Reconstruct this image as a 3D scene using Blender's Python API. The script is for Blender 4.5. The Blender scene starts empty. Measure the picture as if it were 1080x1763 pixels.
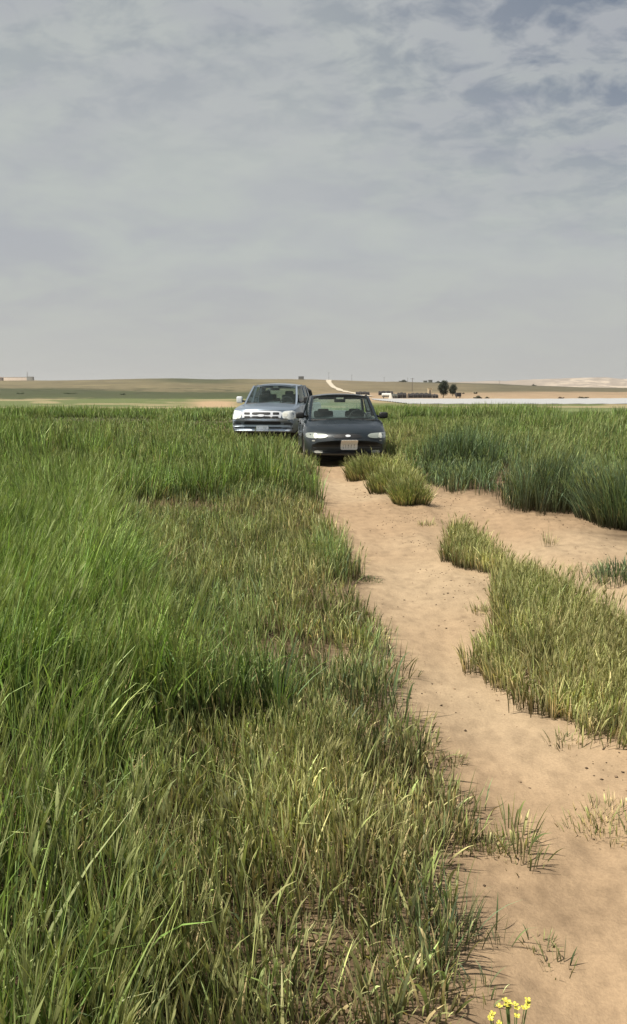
import bpy, bmesh, math, random
import numpy as np
from mathutils import Vector, Matrix
from mathutils.bvhtree import BVHTree

# ------------------------------------------------------------------ camera, world, sun, exposure
R = math.radians
C = bpy.context.scene
COL = C.collection
F = 1400.0                      # focal length in photo pixels
PITCH = math.atan(211.5 / F)
EYE = 1.47
cam_d = bpy.data.cameras.new('camera'); cam = bpy.data.objects.new('camera', cam_d); COL.objects.link(cam)
cam.location = (0, 0, EYE); cam.rotation_euler = (math.pi / 2 - PITCH, 0, 0)
cam_d.sensor_fit = 'VERTICAL'; cam_d.sensor_height = 36.0; cam_d.lens = 36.0 * F / 1763.0
cam_d.clip_start = 0.05; cam_d.clip_end = 20000
C.camera = cam
C.view_settings.view_transform = 'Standard'; C.view_settings.look = 'None'
C.view_settings.gamma = 1; C.view_settings.exposure = 0.6

SUN_EL, SUN_AZ = R(57), R(-110)          # azimuth measured from +Y (the view) towards +X
sun_d = bpy.data.lights.new('sun', 'SUN'); sun_d.energy = 5.0; sun_d.angle = R(1.2); sun_d.color = (1.0, 0.93, 0.82)
sun = bpy.data.objects.new('sun', sun_d); COL.objects.link(sun)
sdir = Vector((math.sin(SUN_AZ) * math.cos(SUN_EL), math.cos(SUN_AZ) * math.cos(SUN_EL), math.sin(SUN_EL)))
sun.rotation_euler = (-sdir).to_track_quat('-Z', 'Y').to_euler(); sun.location = (-20, 10, 40)

W = bpy.data.worlds.new('World'); C.world = W; W.use_nodes = True
def build_world():
    nt = W.node_tree; n = nt.nodes; l = nt.links; n.clear()
    out = n.new('ShaderNodeOutputWorld'); bg = n.new('ShaderNodeBackground'); bg.inputs['Strength'].default_value = 0.0665
    sky = n.new('ShaderNodeTexSky'); sky.sky_type = 'NISHITA'; sky.sun_disc = False
    sky.sun_elevation = SUN_EL; sky.sun_rotation = SUN_AZ; sky.dust_density = 2.5; sky.air_density = 1.0
    tc = n.new('ShaderNodeTexCoord')
    # flatten the view direction on to a cloud deck
    sep = n.new('ShaderNodeSeparateXYZ'); l.new(tc.outputs['Generated'], sep.inputs[0])
    zc = n.new('ShaderNodeMath'); zc.operation = 'MAXIMUM'; zc.inputs[1].default_value = 0.0; l.new(sep.outputs['Z'], zc.inputs[0])
    za = n.new('ShaderNodeMath'); za.operation = 'ADD'; za.inputs[1].default_value = 0.30; l.new(zc.outputs[0], za.inputs[0])
    dv = n.new('ShaderNodeVectorMath'); dv.operation = 'DIVIDE'
    cz = n.new('ShaderNodeCombineXYZ')
    for k in range(3): l.new(za.outputs[0], cz.inputs[k])
    l.new(tc.outputs['Generated'], dv.inputs[0]); l.new(cz.outputs[0], dv.inputs[1])
    mp = n.new('ShaderNodeMapping'); mp.inputs['Rotation'].default_value = (0, 0, R(35)); mp.inputs['Scale'].default_value = (1.3, 1.7, 0.0)
    mp.inputs['Location'].default_value = (3.3, 0.4, 0)
    l.new(dv.outputs[0], mp.inputs[0])
    def noise(scale, detail, rough, dist, loc=(0, 0, 0)):
        m2 = n.new('ShaderNodeMapping'); m2.inputs['Location'].default_value = loc; l.new(mp.outputs[0], m2.inputs[0])
        t = n.new('ShaderNodeTexNoise'); t.inputs['Scale'].default_value = scale; t.inputs['Detail'].default_value = detail
        t.inputs['Roughness'].default_value = rough; t.inputs['Distortion'].default_value = dist; l.new(m2.outputs[0], t.inputs[0]); return t.outputs[0]
    def ramp(src, a, b, c0=(0, 0, 0, 1), c1=(1, 1, 1, 1)):
        r = n.new('ShaderNodeValToRGB'); e = r.color_ramp.elements; e[0].position = a; e[1].position = b; e[0].color = c0; e[1].color = c1
        l.new(src, r.inputs[0]); return r.outputs[0]
    def mix(f, a, b):
        m = n.new('ShaderNodeMix'); m.data_type = 'RGBA'
        for s, v in ((0, f), (6, a), (7, b)):
            if isinstance(v, (tuple, float)): m.inputs[s].default_value = v
            else: l.new(v, m.inputs[s])
        return m.outputs[2]
    def math_(op, a, b):
        m = n.new('ShaderNodeMath'); m.operation = op; m.use_clamp = op in ('MULTIPLY', 'ADD', 'SUBTRACT')
        for k, v in enumerate((a, b)):
            if isinstance(v, float): m.inputs[k].default_value = v
            else: l.new(v, m.inputs[k])
        return m.outputs[0]
    big = noise(0.8, 3, 0.5, 0.4, (1.7, 5.2, 0)); mid = noise(2.8, 6, 0.55, 0.3); fine = noise(6.5, 6, 0.6, 0.3, (4, 1, 0))
    # veil of cloud: pale grey, its tone varying; violet grey where it is thin; slate gaps up on the right
    veil = mix(ramp(mid, 0.40, 0.60), (0.425, 0.445, 0.472, 1), (0.475, 0.508, 0.492, 1))
    veil = mix(math_('MULTIPLY', ramp(big, 0.40, 0.66), 0.55), veil, (0.52, 0.545, 0.528, 1))
    # right hand side and height above the horizon thin the veil
    side = ramp(math_('ADD', math_('MULTIPLY', sep.outputs['X'], 0.9), math_('MULTIPLY', sep.outputs['Z'], 0.9)), 0.16, 0.64)
    side = math_('MULTIPLY', side, ramp(sep.outputs['Z'], 0.13, 0.32))
    gaps = math_('MULTIPLY', ramp(fine, 0.44, 0.60), side)
    gaps = math_('MULTIPLY', gaps, 0.85)
    hor = ramp(sep.outputs['Z'], 0.0, 0.16)
    veil = mix(hor, (0.50, 0.50, 0.475, 1), veil)
    veil = mix(math_('MULTIPLY', side, 0.45), veil, (0.30, 0.325, 0.39, 1))
    skyv = n.new('ShaderNodeVectorMath'); skyv.operation = 'SCALE'; skyv.inputs['Scale'].default_value = 0.09; l.new(sky.outputs[0], skyv.inputs[0])
    skyd = mix(0.55, skyv.outputs[0], (0.15, 0.18, 0.225, 1))
    col = mix(gaps, veil, skyd)
    tot = n.new('ShaderNodeVectorMath'); tot.operation = 'SCALE'; tot.inputs['Scale'].default_value = 10.0; l.new(col, tot.inputs[0])
    l.new(tot.outputs[0], bg.inputs['Color']); l.new(bg.outputs[0], out.inputs[0])
build_world()

# ------------------------------------------------------------------ helpers
def srgb(r, g, b): return tuple((c / 255 / 12.92 if c / 255 <= 0.04045 else ((c / 255 + 0.055) / 1.055) ** 2.4) for c in (r, g, b))
_perm = np.random.RandomState(11).rand(512, 512)
def vnoise(x, y):
    xi = np.floor(x).astype(int); yi = np.floor(y).astype(int); fx = x - xi; fy = y - yi
    fx = fx * fx * (3 - 2 * fx); fy = fy * fy * (3 - 2 * fy); a = xi & 511; b = yi & 511; a1 = (xi + 1) & 511; b1 = (yi + 1) & 511
    return (_perm[a, b] * (1 - fx) + _perm[a1, b] * fx) * (1 - fy) + (_perm[a, b1] * (1 - fx) + _perm[a1, b1] * fx) * fy
def fbm(x, y, o=4):
    s = 0; a = 0.5; t = 0
    for k in range(o): s = s + a * vnoise(x * 2 ** k + 17.3 * k, y * 2 ** k + 9.1 * k); t += a; a *= 0.5
    return s / t
def smooth(a, b, x): t = np.clip((x - a) / (b - a), 0, 1); return t * t * (3 - 2 * t)
def ground_at(px, py, z=0.0):
    """photo pixel -> point of the level z"""
    a = PITCH + math.atan((py - 881.5) / F); Y = (EYE - z) / math.tan(a)
    dep = Y * math.cos(PITCH) + (EYE - z) * math.sin(PITCH)
    return (px - 540) / F * dep, Y
def to_px(X, Y, Z=0.0):
    dep = np.maximum(Y * math.cos(PITCH) + (EYE - Z) * math.sin(PITCH), 0.02)
    v = (Y * math.sin(PITCH) + (Z - EYE) * math.cos(PITCH)) / dep
    return 540 + F * X / dep, 881.5 - F * v
def in_poly(x, y, poly):
    r = np.zeros(x.shape, bool); n = len(poly)
    for i in range(n):
        x0, y0 = poly[i]; x1, y1 = poly[(i + 1) % n]
        if y0 == y1: continue
        c = ((y0 > y) != (y1 > y)) & (x < (x1 - x0) * (y - y0) / (y1 - y0) + x0); r ^= c
    return r

def tag(o, label=None, cat=None, group=None, kind=None):
    if label: o['label'] = label
    if cat: o['category'] = cat
    if group: o['group'] = group
    if kind: o['kind'] = kind
    return o
def empty(name, loc, rz=0.0):
    o = bpy.data.objects.new(name, None); COL.objects.link(o); o.location = loc; o.rotation_euler = (0, 0, rz); return o
def link_mesh(name, me, mat=None, parent=None):
    o = bpy.data.objects.new(name, me); COL.objects.link(o)
    if mat: me.materials.append(mat)
    if parent: o.parent = parent
    return o
def np_mesh(name, V, Fq, mat=None, cols=None, smooth_=False, parent=None):
    """numpy verts (n,3), faces (m,k)"""
    me = bpy.data.meshes.new(name); V = np.asarray(V, np.float32); Fq = np.asarray(Fq, np.int32); k = Fq.shape[1]
    me.vertices.add(len(V)); me.vertices.foreach_set('co', V.ravel())
    me.loops.add(Fq.size); me.loops.foreach_set('vertex_index', Fq.ravel())
    me.polygons.add(len(Fq)); me.polygons.foreach_set('loop_start', np.arange(0, Fq.size, k, dtype=np.int32))
    if smooth_: me.polygons.foreach_set('use_smooth', np.ones(len(Fq), bool))
    me.update(calc_edges=True)
    if cols is not None:
        ca = me.color_attributes.new('col', 'FLOAT_COLOR', 'POINT'); c = np.ones((len(V), 4), np.float32); c[:, :3] = cols; ca.data.foreach_set('color', c.ravel())
    return link_mesh(name, me, mat, parent)

class MB:
    def __init__(s): s.v = []; s.f = []
    def add(s, V, Fc):
        o = len(s.v); s.v += [tuple(p) for p in V]; s.f += [tuple(i + o for i in f) for f in Fc]; return s
    def box(s, c, d, bev=0.0, rot=None):
        bm = bmesh.new(); bmesh.ops.create_cube(bm, size=1)
        for v in bm.verts: v.co = Vector((v.co.x * d[0], v.co.y * d[1], v.co.z * d[2]))
        if bev: bmesh.ops.bevel(bm, geom=bm.edges[:], offset=bev, segments=3, affect='EDGES', profile=0.6)
        if rot is not None:
            for v in bm.verts: v.co = rot @ v.co
        bm.verts.index_update()
        s.add([(v.co.x + c[0], v.co.y + c[1], v.co.z + c[2]) for v in bm.verts], [[v.index for v in f.verts] for f in bm.faces]); bm.free(); return s
    def tube(s, pts, r, n=8, caps=True):
        pts = [Vector(p) for p in pts]; rr = r if isinstance(r, (list, tuple)) else [r] * len(pts); rings = []
        for i, p in enumerate(pts):
            d = (pts[min(i + 1, len(pts) - 1)] - pts[max(i - 1, 0)]).normalized()
            a = d.orthogonal().normalized() if i == 0 else (pa - d * pa.dot(d)).normalized(); pa = a; b = d.cross(a)
            rings.append([p + (a * math.cos(2 * math.pi * k / n) + b * math.sin(2 * math.pi * k / n)) * rr[i] for k in range(n)])
        V = [q for g in rings for q in g]; Fc = [[i * n + k, i * n + (k + 1) % n, (i + 1) * n + (k + 1) % n, (i + 1) * n + k] for i in range(len(pts) - 1) for k in range(n)]
        if caps: Fc += [list(range(n))[::-1], [(len(pts) - 1) * n + k for k in range(n)]]
        return s.add(V, Fc)
    def lathe(s, prof, c, axis='x', n=32, closed=False):
        V = []; m = len(prof)
        for k in range(n):
            a = 2 * math.pi * k / n
            for (q, r) in prof:
                p = (q, r * math.cos(a), r * math.sin(a)) if axis == 'x' else (r * math.cos(a), r * math.sin(a), q)
                V.append((p[0] + c[0], p[1] + c[1], p[2] + c[2]))
        Fc = [[k * m + i, k * m + i + 1, ((k + 1) % n) * m + i + 1, ((k + 1) % n) * m + i] for k in range(n) for i in range(m - 1)]
        if closed: Fc += [[k * m + m - 1, k * m, ((k + 1) % n) * m, ((k + 1) % n) * m + m - 1] for k in range(n)]
        return s.add(V, Fc)
    def build(s, name, mat=None, parent=None, smooth_=True, angle=35):
        me = bpy.data.meshes.new(name); me.from_pydata(s.v, [], s.f); bm = bmesh.new(); bm.from_mesh(me)
        bmesh.ops.remove_doubles(bm, verts=bm.verts[:], dist=1e-5); bmesh.ops.recalc_face_normals(bm, faces=bm.faces[:])
        if smooth_:
            for f in bm.faces: f.smooth = True
            for e in bm.edges:
                if len(e.link_faces) == 2 and e.calc_face_angle(0) > R(angle): e.smooth = False
        bm.to_mesh(me); bm.free(); return link_mesh(name, me, mat, parent)

def new_mat(name):
    m = bpy.data.materials.new(name); m.use_nodes = True; return m, m.node_tree.nodes, m.node_tree.links, m.node_tree.nodes['Principled BSDF']
def simple(name, col, rough=0.5, metal=0.0, var=0.12, scale=6.0, bump=0.0, coat=0.0, emit=None):
    m, n, l, p = new_mat(name); p.inputs['Roughness'].default_value = rough; p.inputs['Metallic'].default_value = metal
    p.inputs['Coat Weight'].default_value = coat; p.inputs['Coat Roughness'].default_value = 0.08
    tc = n.new('ShaderNodeTexCoord'); t = n.new('ShaderNodeTexNoise'); t.inputs['Scale'].default_value = scale; t.inputs['Detail'].default_value = 5; l.new(tc.outputs['Object'], t.inputs[0])
    mx = n.new('ShaderNodeMix'); mx.data_type = 'RGBA'; l.new(t.outputs[0], mx.inputs[0])
    mx.inputs[6].default_value = (*[c * (1 - var) for c in col], 1); mx.inputs[7].default_value = (*[min(1, c * (1 + var)) for c in col], 1)
    l.new(mx.outputs[2], p.inputs['Base Color'])
    if bump:
        b = n.new('ShaderNodeBump'); b.inputs['Strength'].default_value = bump; b.inputs['Distance'].default_value = 0.02; l.new(t.outputs[0], b.inputs['Height']); l.new(b.outputs[0], p.inputs['Normal'])
    return m
def paint(name, col, dust, metal=0.4, rough=0.32, lo=0.25, hi=0.9):
    """car paint with road dust that gathers on the lower panels"""
    m, n, l, p = new_mat(name); tc = n.new('ShaderNodeTexCoord'); sp = n.new('ShaderNodeSeparateXYZ'); l.new(tc.outputs['Object'], sp.inputs[0])
    mr = n.new('ShaderNodeMapRange'); mr.inputs[1].default_value = lo; mr.inputs[2].default_value = hi; mr.inputs[3].default_value = 0.6; mr.inputs[4].default_value = 0.06; l.new(sp.outputs['Z'], mr.inputs[0])
    t = n.new('ShaderNodeTexNoise'); t.inputs['Scale'].default_value = 5; t.inputs['Detail'].default_value = 6; l.new(tc.outputs['Object'], t.inputs[0])
    mu = n.new('ShaderNodeMath'); mu.operation = 'MULTIPLY'; l.new(mr.outputs[0], mu.inputs[0]); l.new(t.outputs[0], mu.inputs[1])
    mx = n.new('ShaderNodeMix'); mx.data_type = 'RGBA'; l.new(mu.outputs[0], mx.inputs[0]); mx.inputs[6].default_value = (*col, 1); mx.inputs[7].default_value = (*dust, 1); l.new(mx.outputs[2], p.inputs['Base Color'])
    p.inputs['Metallic'].default_value = metal; p.inputs['Coat Weight'].default_value = 0.4; p.inputs['Coat Roughness'].default_value = 0.12
    r2 = n.new('ShaderNodeMath'); r2.operation = 'ADD'; r2.inputs[1].default_value = rough; l.new(mu.outputs[0], r2.inputs[0]); l.new(r2.outputs[0], p.inputs['Roughness'])
    return m
def glass(name, tint, refl=0.25, rough=0.04, dust=0.0):
    m, n, l, p = new_mat(name); n.remove(p); out = n['Material Output']
    tr = n.new('ShaderNodeBsdfTransparent'); tr.inputs[0].default_value = (*tint, 1); gl = n.new('ShaderNodeBsdfGlossy'); gl.inputs['Roughness'].default_value = rough
    fr = n.new('ShaderNodeLayerWeight'); fr.inputs[0].default_value = refl; mx = n.new('ShaderNodeMixShader')
    l.new(fr.outputs['Fresnel'], mx.inputs[0]); l.new(tr.outputs[0], mx.inputs[1]); l.new(gl.outputs[0], mx.inputs[2]); 
    if dust:      # a film of pale road dust on the pane
        df = n.new('ShaderNodeBsdfDiffuse'); df.inputs[0].default_value = (.42, .48, .44, 1); tl = n.new('ShaderNodeBsdfTranslucent'); tl.inputs[0].default_value = (.42, .50, .46, 1); m2 = n.new('ShaderNodeMixShader'); l.new(df.outputs[0], m2.inputs[1]); l.new(tl.outputs[0], m2.inputs[2])
        t = n.new('ShaderNodeTexNoise'); t.inputs['Scale'].default_value = 3.0; mu = n.new('ShaderNodeMath'); mu.operation = 'MULTIPLY'; mu.inputs[1].default_value = dust * 2; l.new(t.outputs[0], mu.inputs[0])
        m3 = n.new('ShaderNodeMixShader'); l.new(mu.outputs[0], m3.inputs[0]); l.new(mx.outputs[0], m3.inputs[1]); l.new(m2.outputs[0], m3.inputs[2]); mx = m3
    l.new(mx.outputs[0], out.inputs[0]); return m
def col_mat(name, rough=0.6, trans=0.0, spec=0.3):
    m, n, l, p = new_mat(name); a = n.new('ShaderNodeAttribute'); a.attribute_name = 'col'; l.new(a.outputs[0], p.inputs['Base Color'])
    p.inputs['Roughness'].default_value = rough; p.inputs['Specular IOR Level'].default_value = spec
    if trans:
        t = n.new('ShaderNodeBsdfTranslucent'); g = n.new('ShaderNodeMix'); g.data_type = 'RGBA'; g.blend_type = 'MULTIPLY'; g.inputs[0].default_value = 1
        g.inputs[7].default_value = (1.1, 1.15, 0.55, 1); l.new(a.outputs[0], g.inputs[6]); l.new(g.outputs[2], t.inputs[0])
        mx = n.new('ShaderNodeMixShader'); mx.inputs[0].default_value = trans; l.new(p.outputs[0], mx.inputs[1]); l.new(t.outputs[0], mx.inputs[2]); l.new(mx.outputs[0], n['Material Output'].inputs[0])
    return m

# ------------------------------------------------------------------ terrain
def row_z(row, d): return EYE - d * (row - 669.5) / F * 1.0
_d = [0, 60, 120, 210, 300, 450]
_z = [0, 0, row_z(695, 120), row_z(686, 210), row_z(679.5, 300), row_z(673, 450)]
RIDGE = ([-2500, -200, 0, 60, 150, 300, 400, 500, 560, 640, 700, 760, 850, 900, 1000, 1080, 1500, 3000], [657, 656, 655.5, 655, 653.5, 651, 652.5, 653, 654, 656, 657, 659, 660.5, 663, 666.5, 668, 668, 667])
FAR = ([-2500, -100, 0, 45, 90, 400, 620, 760, 850, 930, 1000, 1040, 1080, 1400, 3000], [655, 650.5, 649.5, 649.5, 658, 662, 659.5, 657.5, 656, 652.5, 650.5, 650.0, 652.5, 655, 655])
TRK_L = [(560, 800), (575, 830), (595, 870), (640, 930), (680, 985), (735, 1060), (790, 1150), (855, 1280), (930, 1420), (985, 1560), (1040, 1763)]
TRK_R = [(655, 790), (735, 835), (800, 885), (870, 945), (950, 1000), (1080, 1060), (1250, 1150), (1600, 1400)]
TL = np.array([ground_at(*p) for p in TRK_L]); TR = np.array([ground_at(*p) for p in TRK_R])
def track_dist(X, Y, T):
    o = np.argsort(T[:, 1]); xc = np.interp(Y, T[o, 1], T[o, 0]); return X - xc
def H(X, Y, detail=True):
    X = np.asarray(X, float); Y = np.asarray(Y, float); r = np.sqrt(X * X + Y * Y); Ya = np.maximum(np.abs(Y), 0.35 * np.abs(X)) + 1e-6
    u = 540 + F * np.clip(X / Ya, -3, 3); d = np.clip(Ya, 0, None)
    zr = row_z(np.interp(u, *RIDGE), 900.0); zr = zr + (fbm(u / 60, u * 0 + 3, 3) - 0.5) * 0.8
    zf = row_z(np.interp(u, *FAR), 3500.0) + (fbm(u / 40, u * 0 + 8, 4) - 0.5) * 5
    z = np.interp(d, _d, _z)
    t = np.clip((d - 450) / 450, 0, 1); z = z + (zr - _z[-1]) * np.where(d > 450, t ** 1.15, 0)
    t2 = np.clip((d - 900) / 700, 0, 1); z = np.where(d > 900, zr + (-10 - zr) * smooth(0, 1, t2), z)
    t3 = np.clip((d - 1600) / 1900, 0, 1); z = np.where(d > 1600, -10 + (zf + 10) * t3 ** 1.5, z)
    t4 = np.clip((d - 3500) / 1500, 0, 1); z = np.where(d > 3500, zf - t4 * 40, z)
    z = z + (fbm(X / 40 + 5, Y / 40, 3) - 0.5) * 0.5 * smooth(90, 300, r) * (1 + r / 500)
    # near ground: wheel ruts, the raised middle, soft undulation
    near = 1 - smooth(30, 60, r)
    z = z + near * (fbm(X / 3, Y / 3, 3) - 0.5) * 0.06
    a = track_dist(X, Y, TL); b = track_dist(X, Y, TR); on = near * smooth(-1, 1, Y)
    z = z - on * (0.045 * np.exp(-(a / 0.42) ** 2) + 0.05 * np.exp(-(b / 0.35) ** 2))
    z = z + on * (0.012 * np.exp(-((np.abs(a) - .5) / .09) ** 2) + 0.014 * np.exp(-((np.abs(b) - .42) / .08) ** 2)) * (.4 + 1.2 * vnoise(X * 3, Y * 2))
    z = z + on * smooth(0.25, 0.8, b) * 0.05 - on * smooth(0.3, 1.1, -a) * -0.05
    if detail: z = z + near * ((fbm(X * 4, Y * 4, 3) - 0.5) * 0.034 + (fbm(X * 14 + 3, Y * 14, 3) - 0.5) * 0.010 * (1 - smooth(6, 12, r)))
    return z

# soil and grass zones, given as the photo pixels of their edges on the ground
SOIL = [(546, 792), (549, 812), (556, 850), (562, 890), (595, 935), (620, 985), (628, 1040), (668, 1095), (690, 1150), (700, 1200), (765, 1255), (775, 1300), (815, 1370), (870, 1430), (885, 1480), (855, 1560), (835, 1640), (850, 1763), (900, 2600), (2600, 2600), (2600, 1100), (1300, 960), (1080, 948), (1030, 932), (1015, 888), (940, 896), (868, 884), (850, 858), (820, 857), (765, 842), (722, 826), (690, 800), (640, 792)]
STRIP = [(762, 925), (778, 965), (800, 978), (852, 990), (866, 1015), (842, 1070), (848, 1130), (900, 1196), (955, 1238), (1000, 1285), (1080, 1310), (1300, 1420), (2400, 2300), (2500, 1500), (1400, 1330), (1200, 1215), (1080, 1128), (1000, 1062), (935, 1012), (880, 968), (838, 936), (785, 912)]
BUSH = [(606, 800), (640, 842), (672, 872), (700, 888), (728, 872), (730, 840), (700, 815), (668, 795), (640, 788)]
def wobble(X, Y, a=1.0):
    px, py = to_px(X, Y); s = np.clip((py - 670) / 400, 0.05, 2) * a
    return px + np.where(px < np.interp(py, [800, 1100, 1763], [640, 800, 980]), np.interp(py, [820, 1000, 1200, 1300, 1440, 1600, 1763], [4, 18, 34, 50, 78, 50, 45]), 0) + (fbm(X * 3 + 7, Y * 3, 4) - 0.5) * 110 * s * np.clip((py - 760) / 350, .3, 1), py + (fbm(X * 3 + 40, Y * 3 + 9, 4) - 0.5) * 70 * s * np.clip((py - 760) / 350, .3, 1)
def soil_mask(X, Y):
    px, py = wobble(X, Y); return in_poly(px, py, SOIL) & (Y > 0)

def build_ground():
    th = np.concatenate([np.linspace(-180, -36, 49)[:-1], np.linspace(-36, 36, 420), np.linspace(36, 180, 49)[1:-1]]); th = np.radians(th)
    rr = [0.35]
    while rr[-1] < 5200: rr.append(rr[-1] * (1.0105 if rr[-1] < 30 else 1.016))
    rr = np.array(rr); T, Rr = np.meshgrid(th, rr); X = Rr * np.sin(T); Y = Rr * np.cos(T); Z = H(X, Y); nT = len(th); nR = len(rr)
    V = np.stack([X, Y, Z], -1).reshape(-1, 3); V = np.vstack([V, [[0, 0, float(H(0, 0))]]])
    i, j = np.meshgrid(np.arange(nR - 1), np.arange(nT), indexing='ij'); j2 = (j + 1) % nT
    Fq = np.stack([i * nT + j, (i + 1) * nT + j, (i + 1) * nT + j2, i * nT + j2], -1).reshape(-1, 4)[:, ::-1]
    c = len(V) - 1; fan = np.stack([np.full(nT, c), np.arange(nT), (np.arange(nT) + 1) % nT, (np.arange(nT) + 1) % nT], -1)
    x, y = V[:, 0], V[:, 1]; r = np.hypot(x, y); Ya = np.maximum(np.abs(y), 0.35 * np.abs(x)) + 1e-6; u = 540 + F * x / Ya; d = Ya
    n1 = fbm(x / 2.5 + 3, y / 2.5, 4); n2 = fbm(u / 90, np.log(d) * 9, 4); n3 = fbm(u / 22 + 9, np.log(d) * 30, 4)
    A = lambda *c: np.array(srgb(*c)) * 0.98
    sand = np.array([0.355, 0.268, 0.172]); sand2 = np.array([0.31, 0.22, 0.135]); cr = sand + (sand2 - sand) * smooth(0.35, 0.7, n1)[:, None]
    tl = track_dist(x, y, TL); tr = track_dist(x, y, TR); stk = (vnoise(tl * 14, y * .5) * .6 + vnoise(tl * 30 + 9, y * 1.2) * .4 - .5) * np.exp(-(tl / .5) ** 2) + (vnoise(tr * 14, y * .5) - .5) * np.exp(-(tr / .4) ** 2)
    cr = cr * (1 + .13 * stk)[:, None]; cr = cr * (1 + .07 * np.exp(-(tl / .4) ** 2) + .05 * np.exp(-(tr / .35) ** 2) - .05)[:, None]
    under = np.array([0.075, 0.050, 0.030])      # soil and litter between the stems, darkened further as painted shade
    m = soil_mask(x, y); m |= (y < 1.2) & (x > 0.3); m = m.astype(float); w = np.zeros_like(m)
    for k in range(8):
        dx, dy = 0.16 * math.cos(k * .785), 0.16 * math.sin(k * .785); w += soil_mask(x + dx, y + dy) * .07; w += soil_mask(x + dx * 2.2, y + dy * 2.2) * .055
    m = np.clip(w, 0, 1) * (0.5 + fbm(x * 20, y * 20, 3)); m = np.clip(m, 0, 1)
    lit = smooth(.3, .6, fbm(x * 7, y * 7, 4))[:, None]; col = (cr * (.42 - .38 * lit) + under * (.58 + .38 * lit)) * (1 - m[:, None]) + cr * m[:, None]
    fld = np.array([0.062, 0.072, 0.030]); col = col + (fld - col) * smooth(25, 45, r)[:, None]
    L = lambda k, a: col + (np.array(a) - col) * k[:, None]
    left = 1 - smooth(470, 620, u)
    yg = np.array([0.15, 0.18, 0.07]); col = L(smooth(46, 60, d), yg)
    col = L(smooth(60, 70, d) * smooth(0.52, 0.62, n2), [0.34, 0.29, 0.16])
    pink = np.exp(-((u - 372) / 40) ** 2) * smooth(70, 90, d) * (1 - smooth(140, 180, d)); col = L(np.clip(pink * 1.3, 0, 1), [0.46, 0.33, 0.20])
    # left: a dark green belt, then tan pasture up to the ridge
    belt = left * smooth(200, 225, d + (n3 - .5) * 60) ; col = L(belt, [0.085, 0.10, 0.045])
    tanc = np.stack([0.17 + 0.11 * n2, 0.148 + 0.09 * n2, 0.085 + 0.045 * n2], -1)
    k = smooth(470, 560, d + (n3 - .5) * 130 + np.interp(u, [-100, 0, 150, 300, 420, 500], [-60, -40, 0, 120, 90, 0])); col = col + (tanc - col) * (k * left)[:, None]
    gh = left * np.exp(-((u - 345) / 75) ** 2) * smooth(620, 760, d) * (1 - smooth(880, 940, d)); col = L(np.clip(gh * 1.2, 0, 1) * 0.8, [0.075, 0.09, 0.04])
    gl = left * smooth(0.56, 0.66, n3) * smooth(260, 300, d) * (1 - smooth(500, 600, d)); col = L(gl * 0.7, [0.085, 0.09, 0.045])
    # right: pinkish bare earth, a dark green belt at the far right, tan hill
    right = 1 - left
    k = right * smooth(100, 200, d); col = col + ((np.stack([0.40 + .06 * n3, 0.29 + .05 * n3, 0.19 + .02 * n3], -1)) - col) * k[:, None]
    k = right * smooth(330, 430, d + (n3 - .5) * 60) * (1 - smooth(820, 960, u)); col = col + (tanc * [1.08, 1.05, 1.12] - col) * k[:, None]
    k = right * smooth(780, 860, u) * smooth(400, 450, d + (n3 - .5) * 40); col = L(k, [0.17, 0.15, 0.09])
    k = right * np.exp(-((d - 860) / 60) ** 2) * smooth(640, 760, u); col = L(k * .8, [0.12, 0.115, 0.07])
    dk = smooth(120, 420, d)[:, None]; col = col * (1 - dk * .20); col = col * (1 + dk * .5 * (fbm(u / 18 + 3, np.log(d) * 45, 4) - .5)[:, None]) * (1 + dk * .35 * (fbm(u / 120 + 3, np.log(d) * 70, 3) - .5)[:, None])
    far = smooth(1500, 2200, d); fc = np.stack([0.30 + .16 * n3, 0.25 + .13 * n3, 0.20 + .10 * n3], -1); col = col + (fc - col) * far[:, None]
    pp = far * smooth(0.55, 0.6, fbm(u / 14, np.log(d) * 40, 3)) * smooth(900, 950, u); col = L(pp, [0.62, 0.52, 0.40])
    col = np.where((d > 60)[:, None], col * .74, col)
    col *= (0.94 + 0.12 * fbm(x * 1.3 + 50, y * 1.3, 3))[:, None]
    return V, np.vstack([Fq, fan]), col

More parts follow.
